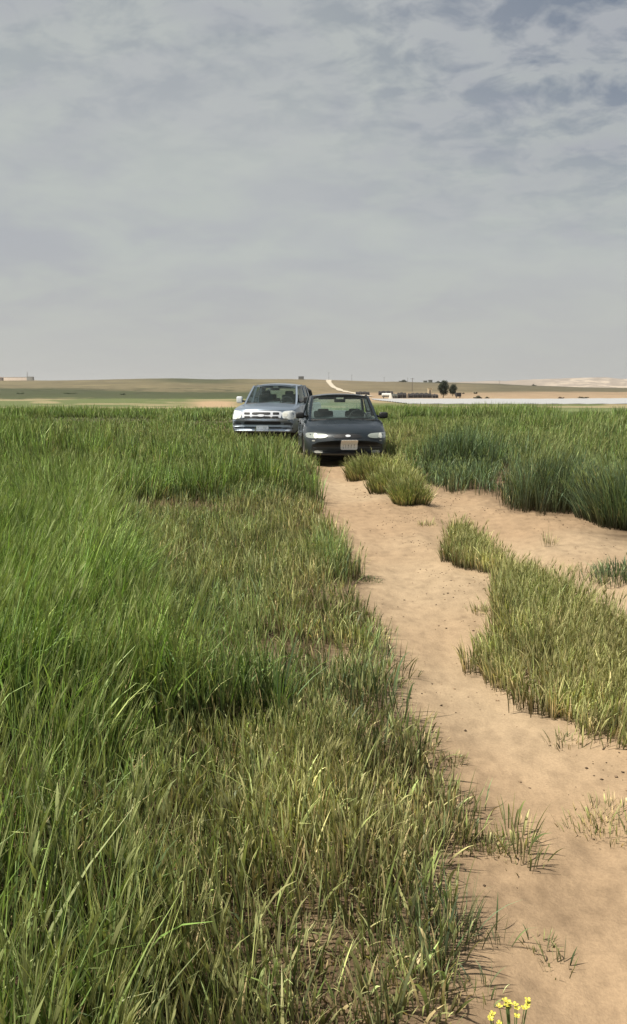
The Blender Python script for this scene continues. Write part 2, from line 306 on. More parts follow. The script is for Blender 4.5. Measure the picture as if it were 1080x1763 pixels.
def ground_mat():
    m, n, l, p = new_mat('sandy_soil'); a = n.new('ShaderNodeAttribute'); a.attribute_name = 'col'; tc = n.new('ShaderNodeTexCoord')
    def noise(s, d, r=0.55):
        t = n.new('ShaderNodeTexNoise'); t.inputs['Scale'].default_value = s; t.inputs['Detail'].default_value = d; t.inputs['Roughness'].default_value = r; l.new(tc.outputs['Object'], t.inputs[0]); return t.outputs[0]
    g1 = noise(9, 6, 0.65); g2 = noise(90, 4, 0.7); g3 = noise(2.2, 5)
    def mul(src, fac, lo, hi, a0=.3, a1=.7):
        mr = n.new('ShaderNodeMapRange'); mr.inputs[1].default_value = a0; mr.inputs[2].default_value = a1; mr.inputs[3].default_value = lo; mr.inputs[4].default_value = hi; l.new(fac, mr.inputs[0])
        v = n.new('ShaderNodeVectorMath'); v.operation = 'SCALE'; l.new(src, v.inputs[0]); l.new(mr.outputs[0], v.inputs['Scale']); return v.outputs[0]
    c = mul(a.outputs[0], g1, 0.88, 1.09); c = mul(c, g2, 0.86, 1.10); c = mul(c, g3, 0.90, 1.07)
    l.new(c, p.inputs['Base Color']); p.inputs['Roughness'].default_value = 0.95; p.inputs['Specular IOR Level'].default_value = 0.15
    ad = n.new('ShaderNodeMath'); ad.operation = 'ADD'; l.new(g1, ad.inputs[0])
    m3 = n.new('ShaderNodeMath'); m3.operation = 'MULTIPLY'; m3.inputs[1].default_value = 0.3; l.new(g2, m3.inputs[0]); l.new(m3.outputs[0], ad.inputs[1])
    b = n.new('ShaderNodeBump'); b.inputs['Strength'].default_value = 0.55; b.inputs['Distance'].default_value = 0.018; l.new(ad.outputs[0], b.inputs['Height']); l.new(b.outputs[0], p.inputs['Normal']); return m
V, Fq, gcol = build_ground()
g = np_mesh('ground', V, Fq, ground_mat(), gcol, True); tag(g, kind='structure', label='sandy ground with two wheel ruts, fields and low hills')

# pale track climbing the hill
def build_road():
    pts = [(566, 655.5, 890), (566, 658, 800), (568, 661, 700), (574, 666, 570), (586, 671, 480), (602, 675.5, 385), (622, 680, 300), (640, 683, 255)]
    P = []
    for px, py, d in pts: P.append(((px - 540) / F * d, d, {890: 6.0, 800: 5.0, 700: 4.0, 570: 3.6, 480: 3.6, 385: 3.4, 300: 3.2, 255: 3.0}[d]))
    P = np.array(P); t = np.linspace(0, len(P) - 1, 90); cx = np.interp(t, range(len(P)), P[:, 0]); cy = np.interp(t, range(len(P)), P[:, 1]); w = np.interp(t, range(len(P)), P[:, 2]) / 2
    V = []
    for i in range(len(t)):
        for s in (-1, -0.5, 0, 0.5, 1):
            x = cx[i] + s * w[i] * (1 + 0.15 * math.sin(i * 1.7)); y = cy[i]; V.append((x, y, float(H(x, y, False)) + 0.22))
    Fc = [[i * 5 + k, i * 5 + k + 1, (i + 1) * 5 + k + 1, (i + 1) * 5 + k] for i in range(len(t) - 1) for k in range(4)]
    o = MB().add(V, Fc).build('dirt_road', simple('pale_gravel', (0.44, 0.39, 0.30), 0.95, var=0.1, scale=0.3)); tag(o, 'pale dirt road climbing the far hill behind the cars', kind='structure')
build_road()

# ------------------------------------------------------------------ grass
rng = np.random.RandomState(5)
CP = np.array([  # px, py, height, dry, blue, lean, density
 (0,1763,.44,.15,.25,.25,1),(150,1700,.38,.30,.3,.15,1),(350,1700,.31,.50,.3,.05,.8),(480,1740,.28,.45,.4,0,.55),(600,1700,.33,.35,.6,0,.6),(760,1620,.26,.25,.7,0,.55),(700,1740,.26,.4,.6,0,.5),
 (60,1450,.56,.08,.15,.35,1),(180,1500,.44,.25,.2,.3,1),(320,1440,.33,.50,.3,.1,1),(500,1400,.28,.70,.2,.0,.95),(700,1400,.25,.70,.2,0,.9),(830,1450,.18,.45,.4,.1,.8),(620,1520,.26,.7,.3,0,.8),(720,1330,.25,.65,.3,0,.9),(420,1330,.33,.6,.3,0,.95),(580,1330,.28,.7,.3,0,.95),
 (0,1300,.66,.05,.05,.35,1),(220,1260,.60,.08,.1,.25,1),(420,1215,.55,.10,.3,.12,1),(600,1250,.34,.30,.8,0,1),(700,1250,.27,.25,.7,.1,1),
 (0,1100,.62,.05,0,.4,1),(150,1040,.60,.06,0,.35,1),(330,1100,.52,.10,.15,.2,1),(320,1010,.36,.35,.6,.1,.95),(440,1040,.30,.40,.7,.1,.95),(600,1100,.27,.50,.3,0,.9),(655,1130,.30,.15,.7,.1,1),(540,1180,.32,.3,.7,.0,1),
 (350,940,.26,.45,.5,.1,.9),(500,960,.22,.68,.2,0,.8),(590,990,.27,.25,.6,.1,1),(540,1040,.24,.7,.2,0,.7),
 (80,920,.60,.06,.05,.3,1),(200,930,.48,.15,.1,.3,1),(300,895,.24,.40,.4,.1,.9),(420,905,.22,.5,.3,.1,.9),(530,890,.2,.6,.2,0,.9),
 (0,850,.58,.08,.05,.3,1),(200,855,.56,.10,.1,.2,1),(400,862,.50,.12,.1,.2,1),(515,850,.34,.12,.3,.0,1),(545,865,.2,.3,.3,.0,1),
 (0,770,.55,.18,.1,.2,1),(300,770,.50,.20,.25,.2,1),(500,780,.34,.18,.2,.1,1),(450,800,.40,.12,.4,.1,1),(535,800,.22,.2,.3,0,1),(450,772,.16,.25,.1,0,1),(410,768,.28,.2,.1,0,1),(500,775,.16,.4,.1,0,.9),(0,712,.50,.18,.1,.2,1),(400,712,.45,.2,.2,.2,1),
 (790,830,.68,.08,.9,.25,1),(940,880,.68,.08,1.,.25,1),(1080,920,.62,.05,1.,.2,1),(900,760,.62,.18,.3,.3,1),(1080,760,.62,.18,.2,.3,1),(1080,820,.68,.15,.4,.3,1),(740,760,.45,.35,.3,.2,1),(680,765,.36,.55,.1,.1,.9),(900,710,.62,.15,.2,.2,1),(720,715,.55,.2,.2,.2,1)], float)
STRIPC = np.array([(780,930,.26,.45,.2,.05,1),(840,960,.26,.5,.2,.05,1),(900,1010,.28,.5,.25,.05,1),(890,1090,.32,.40,.4,.05,1),(980,1100,.34,.42,.3,.08,1),(1060,1120,.34,.5,.2,.05,1),(930,1180,.30,.5,.3,0,.9),(1060,1220,.30,.6,.2,.05,.9),(1000,1270,.2,.5,.3,.1,.55),(1080,1290,.18,.5,.3,.1,.5),(870,1120,.2,.55,.3,-.1,.7)], float)
def controls(px, py, T):
    out = np.zeros((len(px), 5)); wt = np.zeros(len(px))
    for c in T:
        sc = 1.0 if c[1] > 1000 else 0.8; dy = (np.log(np.maximum(py, 690) - 668) - math.log(max(c[1], 690) - 668)) * 420
        w = 1.0 / (((px - c[0]) / sc) ** 2 + dy ** 2 + 60.0) ** 1.9; out += w[:, None] * c[2:]; wt += w
    return out / wt[:, None]
GREEN = np.array([0.175, 0.275, 0.058]); BLUE = np.array([0.155, 0.23, 0.135]); OLIVE = np.array([0.34, 0.325, 0.15]); DRY = np.array([0.52, 0.42, 0.22])
def palette(dry, blue, rnd):
    c = GREEN + (BLUE - GREEN) * np.clip(blue + (rnd[:, 0] - .5) * .95, 0, 1)[:, None]
    c = c + (OLIVE - c) * np.clip(dry * 1.0 + (rnd[:, 1] - .5) * .8, 0, 1)[:, None]
    c = c * (0.38 + 1.25 * rnd[:, 3:4] ** 1.8)
    c = c * (1 - .32 * np.clip((blue - .72) / .25, 0, 1))[:, None]
    isd = (rnd[:, 2] < dry * 0.40); return np.where(isd[:, None], DRY * (0.35 + 0.8 * rnd[:, 3:4]), c)
def ribbons(base, Hh, wid, az, lean, curl, drop, face, col, S, tipc=1.65, base_shade=0.85):
    """curved tapering blades -> verts, faces, colours"""
    N = len(Hh); t = np.linspace(0, 1, S + 1)[None, :]; dx = np.cos(az)[:, None]; dy = np.sin(az)[:, None]
    out = Hh[:, None] * (lean[:, None] * t + curl[:, None] * t ** 2.3); z = Hh[:, None] * (t - drop[:, None] * t ** 3)
    cx = base[:, 0:1] + dx * out; cy = base[:, 1:2] + dy * out; cz = base[:, 2:3] + z
    w = wid[:, None] * 0.5 * (0.55 + 0.9 * t) * np.clip((1 - t) * 2.2, 0.06, 1); fx = np.cos(face)[:, None] * w; fy = np.sin(face)[:, None] * w
    V = np.stack([np.stack([cx - fx, cy - fy, cz], -1), np.stack([cx + fx, cy + fy, cz], -1)], 2).reshape(-1, 3)
    k = np.arange(S)[None, :] * 2 + np.arange(N)[:, None] * (S + 1) * 2; Fq = np.stack([k, k + 1, k + 3, k + 2], -1).reshape(-1, 4)
    shade_tone = np.array([0.045, 0.036, 0.018]); tt = t[..., None]  # brown stem base taken near black: shade painted into the blade colour
    cc = col[:, None, :] * (0.62 + (tipc - 0.62) * tt ** 1.3); lo = np.clip(1 - tt / 0.42, 0, 1) ** .8 * base_shade; cc = cc * (1 - lo) + shade_tone * lo  # painted contrast: blade colour brightens to the tip, sinks to shade at the root
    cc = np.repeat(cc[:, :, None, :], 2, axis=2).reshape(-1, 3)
    tip = np.stack([cx[:, -1], cy[:, -1], cz[:, -1]], -1)
    return V, Fq, cc, tip
class Grass:
    def __init__(s): s.V = []; s.F = []; s.C = []; s.n = 0
    def put(s, V, Fq, c): s.V.append(V); s.F.append(Fq + s.n); s.C.append(c); s.n += len(V)
    def build(s, name, mat, origin=None):
        V = np.vstack(s.V)
        if origin is not None: V = V - np.array(origin)
        o = np_mesh(name, V, np.vstack(s.F), mat, np.vstack(s.C))
        if origin is not None: o.location = origin
        return o
    def plants(s, x, y, prm, per=3, heads=True, wscale=1.0, spread=1.0):
        """prm columns: height, dry, blue, lean, density"""
        if len(x) == 0: return
        d = np.hypot(x, y); px = np.maximum(d, 1.2) / 813.0; z = H(x, y, False) - 0.01
        for lo, hi, S in ((0, 4.5, 5), (4.5, 10, 4), (10, 22, 3), (22, 500, 2)):
            k = (d >= lo) & (d < hi)
            if not k.any(): continue
            idx = np.repeat(np.nonzero(k)[0], per); N = len(idx); rnd = rng.rand(N, 12); P = prm[idx]
            rad = 0.018 * spread * (1 + d[idx] * 0.12); a0 = rnd[:, 4] * 2 * np.pi
            base = np.stack([x[idx] + np.cos(a0) * rad, y[idx] + np.sin(a0) * rad, z[idx]], -1)
            Hh = P[:, 0] * (0.62 + 0.5 * rnd[:, 5]); leaf = rnd[:, 6] < 0.5
            # wind bends everything to the right
            wx = P[:, 3] + (fbm(x[idx] * .8, y[idx] * .8, 2) - .5) * .3 - .05; ang = a0; l0 = (0.04 + 0.22 * rnd[:, 7] ** 2) * spread
            vx = np.cos(ang) * l0 + wx * 0.45; vy = np.sin(ang) * l0 - 0.06
            if P.shape[1] > 5: vx = vx + P[:, 5]; vy = vy + P[:, 6]
            lean = np.hypot(vx, vy); az = np.arctan2(vy, vx)
            curl = np.where(leaf, 0.06 + 0.42 * rnd[:, 8] ** 2.2, 0.02 + 0.10 * rnd[:, 8]) + np.maximum(wx, 0) * 0.15; drop = np.where(leaf, 0.04 + 0.34 * rnd[:, 9] ** 1.5, 0.02)
            Hh = np.where(leaf, Hh * 0.92, Hh); Hh = np.where(rnd[:, 2] < P[:, 1] * 0.40, Hh * .72, Hh)
            wid = np.maximum((0.0032 + 0.0068 * rnd[:, 10] ** 2.2) * np.where(leaf, 1.2, 0.75), px[idx] * 0.62) * wscale
            face = rng.rand(N) * np.pi; face = np.where(d[idx] > 8, (rng.rand(N) - .5) * 1.6, face)
            rc = rnd[:, [0, 1, 2, 3]].copy(); kf = smooth(16, 34, d[idx]); rc[:, 3] = rc[:, 3] * (1 - .6 * kf) + .62 * .6 * kf; rc[:, 2] = np.maximum(rc[:, 2], kf * .5); c = palette(P[:, 1], P[:, 2], rc) * (0.45 + 1.1 * vnoise(x[idx] * 7 + 31, y[idx] * 7)[:, None])
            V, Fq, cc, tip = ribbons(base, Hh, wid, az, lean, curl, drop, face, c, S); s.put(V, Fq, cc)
            if heads and lo < 22:    # ears with awns on some of the stems
                q = np.nonzero((~leaf) & (rng.rand(N) < (0.36 if lo < 4.5 else 0.30)) & (P[:, 0] > 0.2) & (rnd[:, 5] > .4))[0]
                if len(q):
                    reps = 7 if lo < 4.5 else 4; qi = np.repeat(q, reps); M = len(qi); r2 = rng.rand(M, 5); first = (np.arange(M) % reps) == 0
                    hh = np.where(first, 0.05, 0.06 + 0.045 * r2[:, 0]) * np.clip(P[qi, 0] / .4, .6, 1.3); w2 = np.where(first, 0.009, 0.0014); w2 = np.maximum(w2, px[idx[qi]] * (0.8 if lo < 4.5 else .7) * np.where(first, 1.0, 0.42))
                    a2 = az[qi] + (r2[:, 1] - .5) * 1.4; l2 = lean[qi] + curl[qi] * 1.5 + (r2[:, 2] - .3) * .35
                    yel = np.array([0.26, 0.33, 0.12]); hc = yel * (0.75 + .5 * r2[:, 3:4]) * (1 - P[qi, 1:2] * .6) + DRY * P[qi, 1:2] * .6
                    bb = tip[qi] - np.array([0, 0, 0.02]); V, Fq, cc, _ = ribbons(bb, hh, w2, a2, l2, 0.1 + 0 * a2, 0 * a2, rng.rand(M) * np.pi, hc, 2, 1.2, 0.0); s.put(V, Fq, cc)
def scatter(K, dmax_density, r0, r1, th0=-25, th1=25):
    """random plants: dmax per m2 near, thinning with the square of the distance"""
    n = int(0.5 * (r1 * r1 - r0 * r0) * 0 + 0); out = []
    edges = np.geomspace(r0, r1, 40)
    for a, b in zip(edges[:-1], edges[1:]):
        m = (a + b) / 2; den = min(dmax_density, K / m ** 2); cnt = int(den * 0.5 * (b * b - a * a) * R(th1 - th0)); r = np.sqrt(rng.uniform(a * a, b * b, cnt)); t = np.radians(rng.uniform(th0, th1, cnt)); out.append(np.stack([r * np.sin(t), r * np.cos(t)], -1))
    return np.vstack(out)
gm = col_mat('grass_blade', 0.5, 0.22, 0.3)
P = scatter(60000, 1500, 1.05, 50, -30, 30); X, Y = P[:, 0], P[:, 1]; wx, wy = wobble(X, Y); sx, sy = to_px(X, Y)
soil = in_poly(wx, wy, SOIL); strip = in_poly(wx, wy, STRIP); bush = in_poly(sx + (wx - sx) * .3, sy + (wy - sy) * .3, BUSH)
cars_foot = ((np.abs(X - 0.57) < 0.95) & (Y > 16.1) & (Y < 20.6)) | ((np.abs(X + 1.0) < 1.15) & (Y > 21.4) & (Y < 21.9))
leftside = np.where(Y < 15.5, track_dist(X, Y, TL) < 0, sx < 600)
# wheel lanes in the crop and patches where it stands lower
clump = fbm(X * .9 + 4, Y * .55, 3); rows = fbm(X / 9 + 30, Y / 3.2, 2)
def keep(mask, prm): return mask & (rng.rand(len(X)) < prm[:, 4] * np.clip(0.4 + (fbm(X * 2.6 + 60, Y * 2.6, 3) - .38) * 4.2, .12, 1))
prm = controls(sx, sy, CP); 
LOW = [(560, 868), (460, 864), (380, 876), (290, 872), (215, 890), (170, 930), (185, 1000), (240, 1078), (300, 1190), (400, 1238), (500, 1262), (560, 1240), (700, 1240), (760, 1100), (620, 900)]
FRONT = [(-900, 2600), (-900, 1500), (-200, 1500), (30, 1480), (130, 1410), (240, 1330), (400, 1306), (520, 1280), (560, 1230), (700, 1230), (1000, 1300), (1000, 2600)]
LANES = [[(40, 722), (270, 722), (300, 731), (60, 731)], [(150, 750), (300, 745), (420, 749), (400, 763), (180, 766)], [(300, 729), (425, 724), (425, 735), (310, 737)], [(690, 757), (760, 744), (900, 741), (1000, 747), (1200, 741), (1200, 756), (1000, 760), (900, 756), (770, 766), (700, 776)], [(950, 717), (1200, 717), (1200, 724), (950, 725)], [(60, 790), (180, 786), (230, 800), (100, 812)], [(690, 720), (860, 722), (860, 727), (690, 727)]]
lane = np.zeros(len(X), bool); lx = sx + (fbm(X * .8, Y * .4, 3) - .5) * 60; ly = sy + (fbm(X * .5 + 9, Y * .3, 3) - .5) * 12
for L_ in LANES: lane |= in_poly(lx, ly, L_)
prm[:, 0] = np.where(lane, .12 + .1 * rng.rand(len(X)), prm[:, 0]); prm[:, 4] = np.where(lane, prm[:, 4] * .7, prm[:, 4]); prm[:, 1] = np.where(lane, .3, prm[:, 1])
inlow = in_poly(wx, wy, LOW) & leftside; infront = in_poly(wx, wy, FRONT) & leftside
ends = in_poly(wx, wy, [(505, 842), (560, 838), (575, 905), (500, 880)])
talls = leftside & ~inlow & ~infront & (Y < 11)
prm[:, 0] = np.where(inlow, np.minimum(prm[:, 0], .25), prm[:, 0]); prm[:, 4] = np.where(inlow, prm[:, 4] * .72, prm[:, 4]); prm[:, 2] = np.where(inlow, np.maximum(prm[:, 2], .5), prm[:, 2]); prm[:, 1] = np.where(inlow, prm[:, 1] + .12, prm[:, 1]); prm[:, 0] = np.where(talls, np.maximum(prm[:, 0], .54), prm[:, 0]); prm[:, 1] = np.where(talls, np.minimum(prm[:, 1], .12), prm[:, 1])
prm[:, 0] = np.where(infront, np.minimum(prm[:, 0], .22 + .20 * smooth(420, 60, sx)), prm[:, 0]); prm[:, 3] *= np.where((sx < 260) & (Y < 7), .8, .45); prm[:, 4] = np.where(infront, np.maximum(prm[:, 4], .95) * (1.08 - .68 * smooth(380, 560, sx) * smooth(1480, 1640, sy)), prm[:, 4]); prm[:, 1] = np.where(infront, np.clip(prm[:, 1] + .3 * np.exp(-((sx - 690) / 170) ** 2 - ((sy - 1380) / 150) ** 2), 0, 1), prm[:, 1])
tuf = fbm(X * 3.2 + 11, Y * 2.6, 3); amp = 1 - .6 * smooth(20, 30, Y); hm = 1.0 + amp * (0.95 * (clump - .5) + 1.05 * (tuf - .5)); hm = np.where(Y > 11, hm * (0.42 + 0.68 * smooth(.455, .485, rows) + .12 * (X < 0)), hm); prm[:, 1] += np.where(Y > 11, (rows - .5) * .5, 0); prm[:, 4] *= np.where((Y > 11) & (rows < .46), .45, 1); prm[:, 0] *= hm; prm[:, 1] = np.clip(prm[:, 1] + (fbm(X * 1.1, Y * 1.1 + 70, 3) - .5) * .7, 0, 1)
mid_track = in_poly(sx, sy, [(540, 800), (545, 780), (650, 740), (700, 735), (720, 800), (640, 800)]) & (rng.rand(len(X)) < .25)
under_truck = (np.abs(X + 1.0) < 1.2) & (Y > 21) & (Y < 27.5); prm[:, 0] = np.where(under_truck, np.minimum(prm[:, 0], .2), prm[:, 0])
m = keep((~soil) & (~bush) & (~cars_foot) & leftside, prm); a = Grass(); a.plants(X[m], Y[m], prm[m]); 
T = scatter(9000, 1500, 1.05, 9, -30, 22); tx, ty = T[:, 0], T[:, 1]; ax, ay = wobble(tx, ty); m = (~in_poly(ax, ay, SOIL)) & (track_dist(tx, ty, TL) < 0) & (rng.rand(len(tx)) < .35 + .9 * fbm(tx * 3, ty * 3 + 4, 2)); tx, ty = tx[m], ty[m]
tp = np.stack([.05 + .09 * rng.rand(len(tx)), .45 + .5 * rng.rand(len(tx)), .3 + 0 * tx, 0 * tx, 1 + 0 * tx], -1); a.plants(tx, ty, tp, per=3, heads=False, spread=2.6)
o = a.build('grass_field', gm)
tag(o, 'tall green barley and shorter drying grass left of the sandy track', 'grass', kind='stuff')
ISL = [(1004, 905), (1010, 934), (1080, 960), (1180, 975), (1400, 960), (1400, 838), (1100, 842), (1020, 858)]
isl = in_poly(sx, sy, ISL)
prm[:, 0] *= np.where(leftside | (Y > 22), 1, .72 + .6 * fbm(X * 1.1 + 8, Y * .9 + 2, 2)); 
cl = np.exp(-((sx - 868 - (fbm(Y, Y * 0 + 3, 2) - .5) * 30) / 20) ** 2)
dome = np.maximum(np.sqrt(np.clip(1 - ((sx - 790) / 92) ** 2, 0, 1)), np.sqrt(np.clip(1 - ((sx - 945) / 84) ** 2, 0, 1))); fr = ~leftside & (sy > 812) & (sx > 700) & (sx < 1040)
prm[:, 0] *= np.where(fr, .55 + .5 * dome, 1); prm[:, 4] *= np.where(fr, np.clip(1.5 - 1.3 * cl, .15, 1.5), 1)
prm[:, 0] *= np.where(~leftside & (sy > 815), 1 - .55 * np.clip(cl, 0, 1), 1) * np.where(~leftside & (Y > 14) & (Y < 28), .84, 1)
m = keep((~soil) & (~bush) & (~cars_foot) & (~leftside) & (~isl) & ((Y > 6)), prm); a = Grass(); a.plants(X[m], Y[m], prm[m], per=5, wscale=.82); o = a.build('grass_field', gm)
tag(o, 'dense blue green barley standing to the right of the sandy track', 'grass', kind='stuff')
p2 = controls(sx, sy, STRIPC); p2[:, 0] *= 0.7 + .55 * clump; p2[:, 1] = np.clip(p2[:, 1] + .3 + (fbm(X * 2, Y * 2 + 20, 3) - .5) * .5, 0, 1)
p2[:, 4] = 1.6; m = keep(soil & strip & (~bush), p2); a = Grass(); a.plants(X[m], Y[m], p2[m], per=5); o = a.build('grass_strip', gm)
tag(o, 'yellowish grass strip growing between the two wheel ruts', 'grass', kind='stuff')

def clump_thing(name, label, cat, px, py, rad, hgt, n, dry, blue, lean=.1, per=4, group=None, heads=True, spread=1.0, ell=1.0, wscale=1.0):
    cx, cy = ground_at(px, py); q = np.sqrt(rng.rand(n)); t = rng.rand(n) * 2 * np.pi; rj = .62 + .76 * vnoise(t * 1.9 + 3 * px, t * 0 + py) if n > 300 else 1.0; x = cx + np.cos(t) * q * rad * ell * rj; y = cy + np.sin(t) * q * rad * rj
    pr = np.stack([hgt * (1.05 - .4 * q ** 2) * (0.62 + .5 * vnoise(x * 5 + 3, y * 5) + .25 * rng.rand(n)), np.clip(dry + (rng.rand(n) - .5) * .3, 0, 1), np.full(n, blue), np.full(n, lean), np.ones(n), np.cos(t) * q ** 1.5 * .28, np.sin(t) * q ** 1.5 * .28], -1)
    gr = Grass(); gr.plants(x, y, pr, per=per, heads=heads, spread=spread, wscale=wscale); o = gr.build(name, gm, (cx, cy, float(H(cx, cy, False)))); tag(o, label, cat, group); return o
bc = 'grass clump'
clump_thing('grass_clump', 'olive grass clump against the front of the dark car, below its right headlight', bc, 652, 822, .50, .37, 1700, .68, .0, .0, ell=.85, spread=1.3)
clump_thing('grass_clump', 'middle olive grass clump between the two others in front of the dark car', bc, 678, 846, .38, .38, 1100, .6, .1, .0, ell=.72, spread=1.3)
clump_thing('grass_clump', 'nearest rounded yellow green grass clump of the row in front of the dark car', bc, 701, 868, .27, .34, 600, .6, .1, .0, ell=.68, spread=1.3)
clump_thing('grass_clump', 'large blue green barley clump standing apart at the right edge beside the sand', bc, 1122, 908, .60, .64, 2300, .08, 1.0, .1, ell=1.05)
clump_thing('grass_clump', 'low blue green clump on the sand just nearer than the large barley clump', bc, 1090, 1000, .28, .2, 200, .1, 1.0, .1, ell=1.2)
clump_thing('grass_clump', 'greyish low grass clump at the right edge of the sand near the camera', bc, 1078, 1402, .13, .085, 120, .7, .5, .05, ell=1.5, spread=1.9, wscale=.6)
# small tufts on the sand
tg = 'small tufts on the sand'; ct = 'grass tuft'
for (px, py, rad, hgt, n, dry, blue, lab) in (
  (735, 905, .06, .10, 22, .6, .3, 'tiny dry tuft in the gap between olive clump and grass strip'),
  (945, 940, .035, .17, 12, .7, .1, 'upright dry tuft alone on the pale sand by the right rut'),
  (1000, 985, .07, .14, 16, .7, .2, 'sparse brown stems on the sand beyond the right rut'),
  (830, 1050, .06, .09, 34, .8, .1, 'dry brown tuft beside the left side of the grass strip'),
  (632, 995, .08, .07, 60, .3, .6, 'low green tuft reaching onto the sand halfway to the cars'),
  (672, 1165, .07, .07, 50, .5, .6, 'low tuft on the edge of the left grass where the sand bends'),
  (775, 1288, .04, .06, 40, .8, .2, 'flat dry litter tuft at the left edge of the sand'),
  (848, 1436, .05, .06, 60, .7, .4, 'flattened dark tuft at the left edge of the near sand'),
  (975, 1265, .05, .10, 20, .5, .4, 'thin green tuft just in front of the grass strip'),
  (930, 1600, .012, .085, 12, .5, .6, 'tiny flattened tuft on the near sand, upper of two'),
  (965, 1640, .010, .09, 9, .4, .7, 'tiny flattened tuft on the near sand, lower of two'),
  (850, 1590, .025, .14, 9, .2, .8, 'slender blue green tuft at the left edge of the near sand'),
  (790, 1600, .05, .22, 26, .15, .9, 'bright blue green tuft standing forward of the left grass'),
  (745, 1640, .05, .20, 22, .2, .9, 'blue green tuft left of the brightest tuft near the camera'),
  (835, 1690, .02, .12, 7, .3, .7, 'thin tuft between the flowers and the left grass')):
    clump_thing('grass_tuft', lab, ct, px, py, rad, hgt, n, dry, blue, .02, per=3, group=tg, heads=False, spread=1.5, wscale=.62)

# crumbs of soil and litter lying on the sand
def crumbs():
    N = 5200; P = scatter(9000, 520, 1.2, 16, -4, 32); X, Y = P[:, 0], P[:, 1]; wx, wy = wobble(X, Y); k = in_poly(wx, wy, SOIL); dn = fbm(X * 2.5, Y * 2.5 + 5, 3)
    a = np.abs(track_dist(X, Y, TL)); k &= rng.rand(len(X)) < smooth(.38, .62, dn) * (0.12 + .9 * smooth(.1, .5, a)); X, Y = X[k], Y[k]; n = len(X)
    oc = np.array([(1, 0, 0), (0, 1, 0), (-1, 0, 0), (0, -1, 0), (0, 0, 1), (0, 0, -1)], float); of = np.array([(0, 1, 4), (1, 2, 4), (2, 3, 4), (3, 0, 4), (1, 0, 5), (2, 1, 5), (3, 2, 5), (0, 3, 5)])
    s = 0.0022 + 0.0060 * rng.rand(n) ** 3; s = np.maximum(s, np.hypot(X, Y) / 813 * .6); j = 0.6 + 0.8 * rng.rand(n, 6, 3); V = oc[None] * s[:, None, None] * j * [1.4, 1.1, .7]; t = rng.rand(n) * 6.28
    vx = V[..., 0] * np.cos(t)[:, None] - V[..., 1] * np.sin(t)[:, None]; vy = V[..., 0] * np.sin(t)[:, None] + V[..., 1] * np.cos(t)[:, None]
    V = np.stack([vx + X[:, None], vy + Y[:, None], V[..., 2] + (H(X, Y) + s * .3)[:, None]], -1).reshape(-1, 3); Fq = (of[None] + (np.arange(n) * 6)[:, None, None]).reshape(-1, 3)
    c = np.where(rng.rand(n, 1) < .45, [[.08, .055, .035]], [[.27, .19, .12]]) * (0.7 + .6 * rng.rand(n, 1)); c = np.repeat(c, 6, axis=0)
    o = np_mesh('soil_crumbs', V, Fq, col_mat('crumb', 0.9), c); tag(o, 'dark soil crumbs and litter scattered over the sandy track', 'crumbs', kind='stuff')
crumbs()

# yellow flowers
def flowers():
    st = simple('flower_stem_green', (0.10, 0.16, 0.05), .6); ye = simple('yellow_petal', (0.52, 0.48, 0.07), .5, var=.15, scale=60); ce = simple('flower_centre', (0.35, 0.28, 0.04), .7)
    labs = ['yellow flowering plant at the bottom of the picture, topmost cluster', 'yellow flowering plant just left of and below the topmost cluster', 'smallest yellow flower plant at the very bottom edge']
    for i, (px, py, h, nf, sp) in enumerate(((890, 1712, .20, 13, .036), (861, 1738, .16, 9, .02), (886, 1756, .12, 5, .014))):
        x, y = ground_at(px, py, h); z0 = float(H(x, y)); t = empty('flower_plant', (x, y, z0)); tag(t, labs[i], 'flower', 'yellow flowers at the bottom edge'); rnd = random.Random(i)
        for k in range(nf):
            fx, fy, fz = rnd.uniform(-sp, sp), rnd.uniform(-.02, .02), h + rnd.uniform(-.012, .012)
            MB().tube([(0, 0, 0), (fx * .4, fy * .4, fz * .5), (fx, fy, fz)], [.0016, .0013, .0009], 5).build('stem', st, t)
            b = MB(); ph = rnd.uniform(0, 6)
            for q in range(4):
                a = ph + q * math.pi / 2; r = .0062; ca, sa = math.cos(a), math.sin(a); V = []
                for (u, w, zz) in ((0, .15, 0), (.5, .42, .12), (.9, .5, .1), (1.15, .28, .0)):
                    for s in (-1, 0, 1): V.append((fx + r * (u * ca - s * w * sa), fy + r * (u * sa + s * w * ca), fz + r * (zz + .15 * (1 - abs(s)) + .5 * u)))
                b.add(V, [[c * 3 + s, c * 3 + s + 1, (c + 1) * 3 + s + 1, (c + 1) * 3 + s] for c in range(3) for s in range(2)])
            f = b.build('flower', ye, t); c = MB(); c.lathe([(0, 0), (.001, .0016), (.0028, .0014), (.0034, 0)], (fx, fy, fz), 'z', 8); c.build('flower_centre', ce, f)
        for k in range(4):
            a = rnd.uniform(0, 6.28); L = .05; b = MB(); V = []
            for j in range(5):
                u = j / 4; w = .006 * math.sin(math.pi * min(u + .12, 1)); cx, cy, cz = L * u * math.cos(a), L * u * math.sin(a), .02 + .03 * u - .02 * u * u + k * .02
                V += [(cx - w * math.sin(a), cy + w * math.cos(a), cz), (cx + w * math.sin(a), cy - w * math.cos(a), cz)]
            b.add(V, [[j * 2, j * 2 + 1, j * 2 + 3, j * 2 + 2] for j in range(4)]); b.build('leaf', st, t)
flowers()

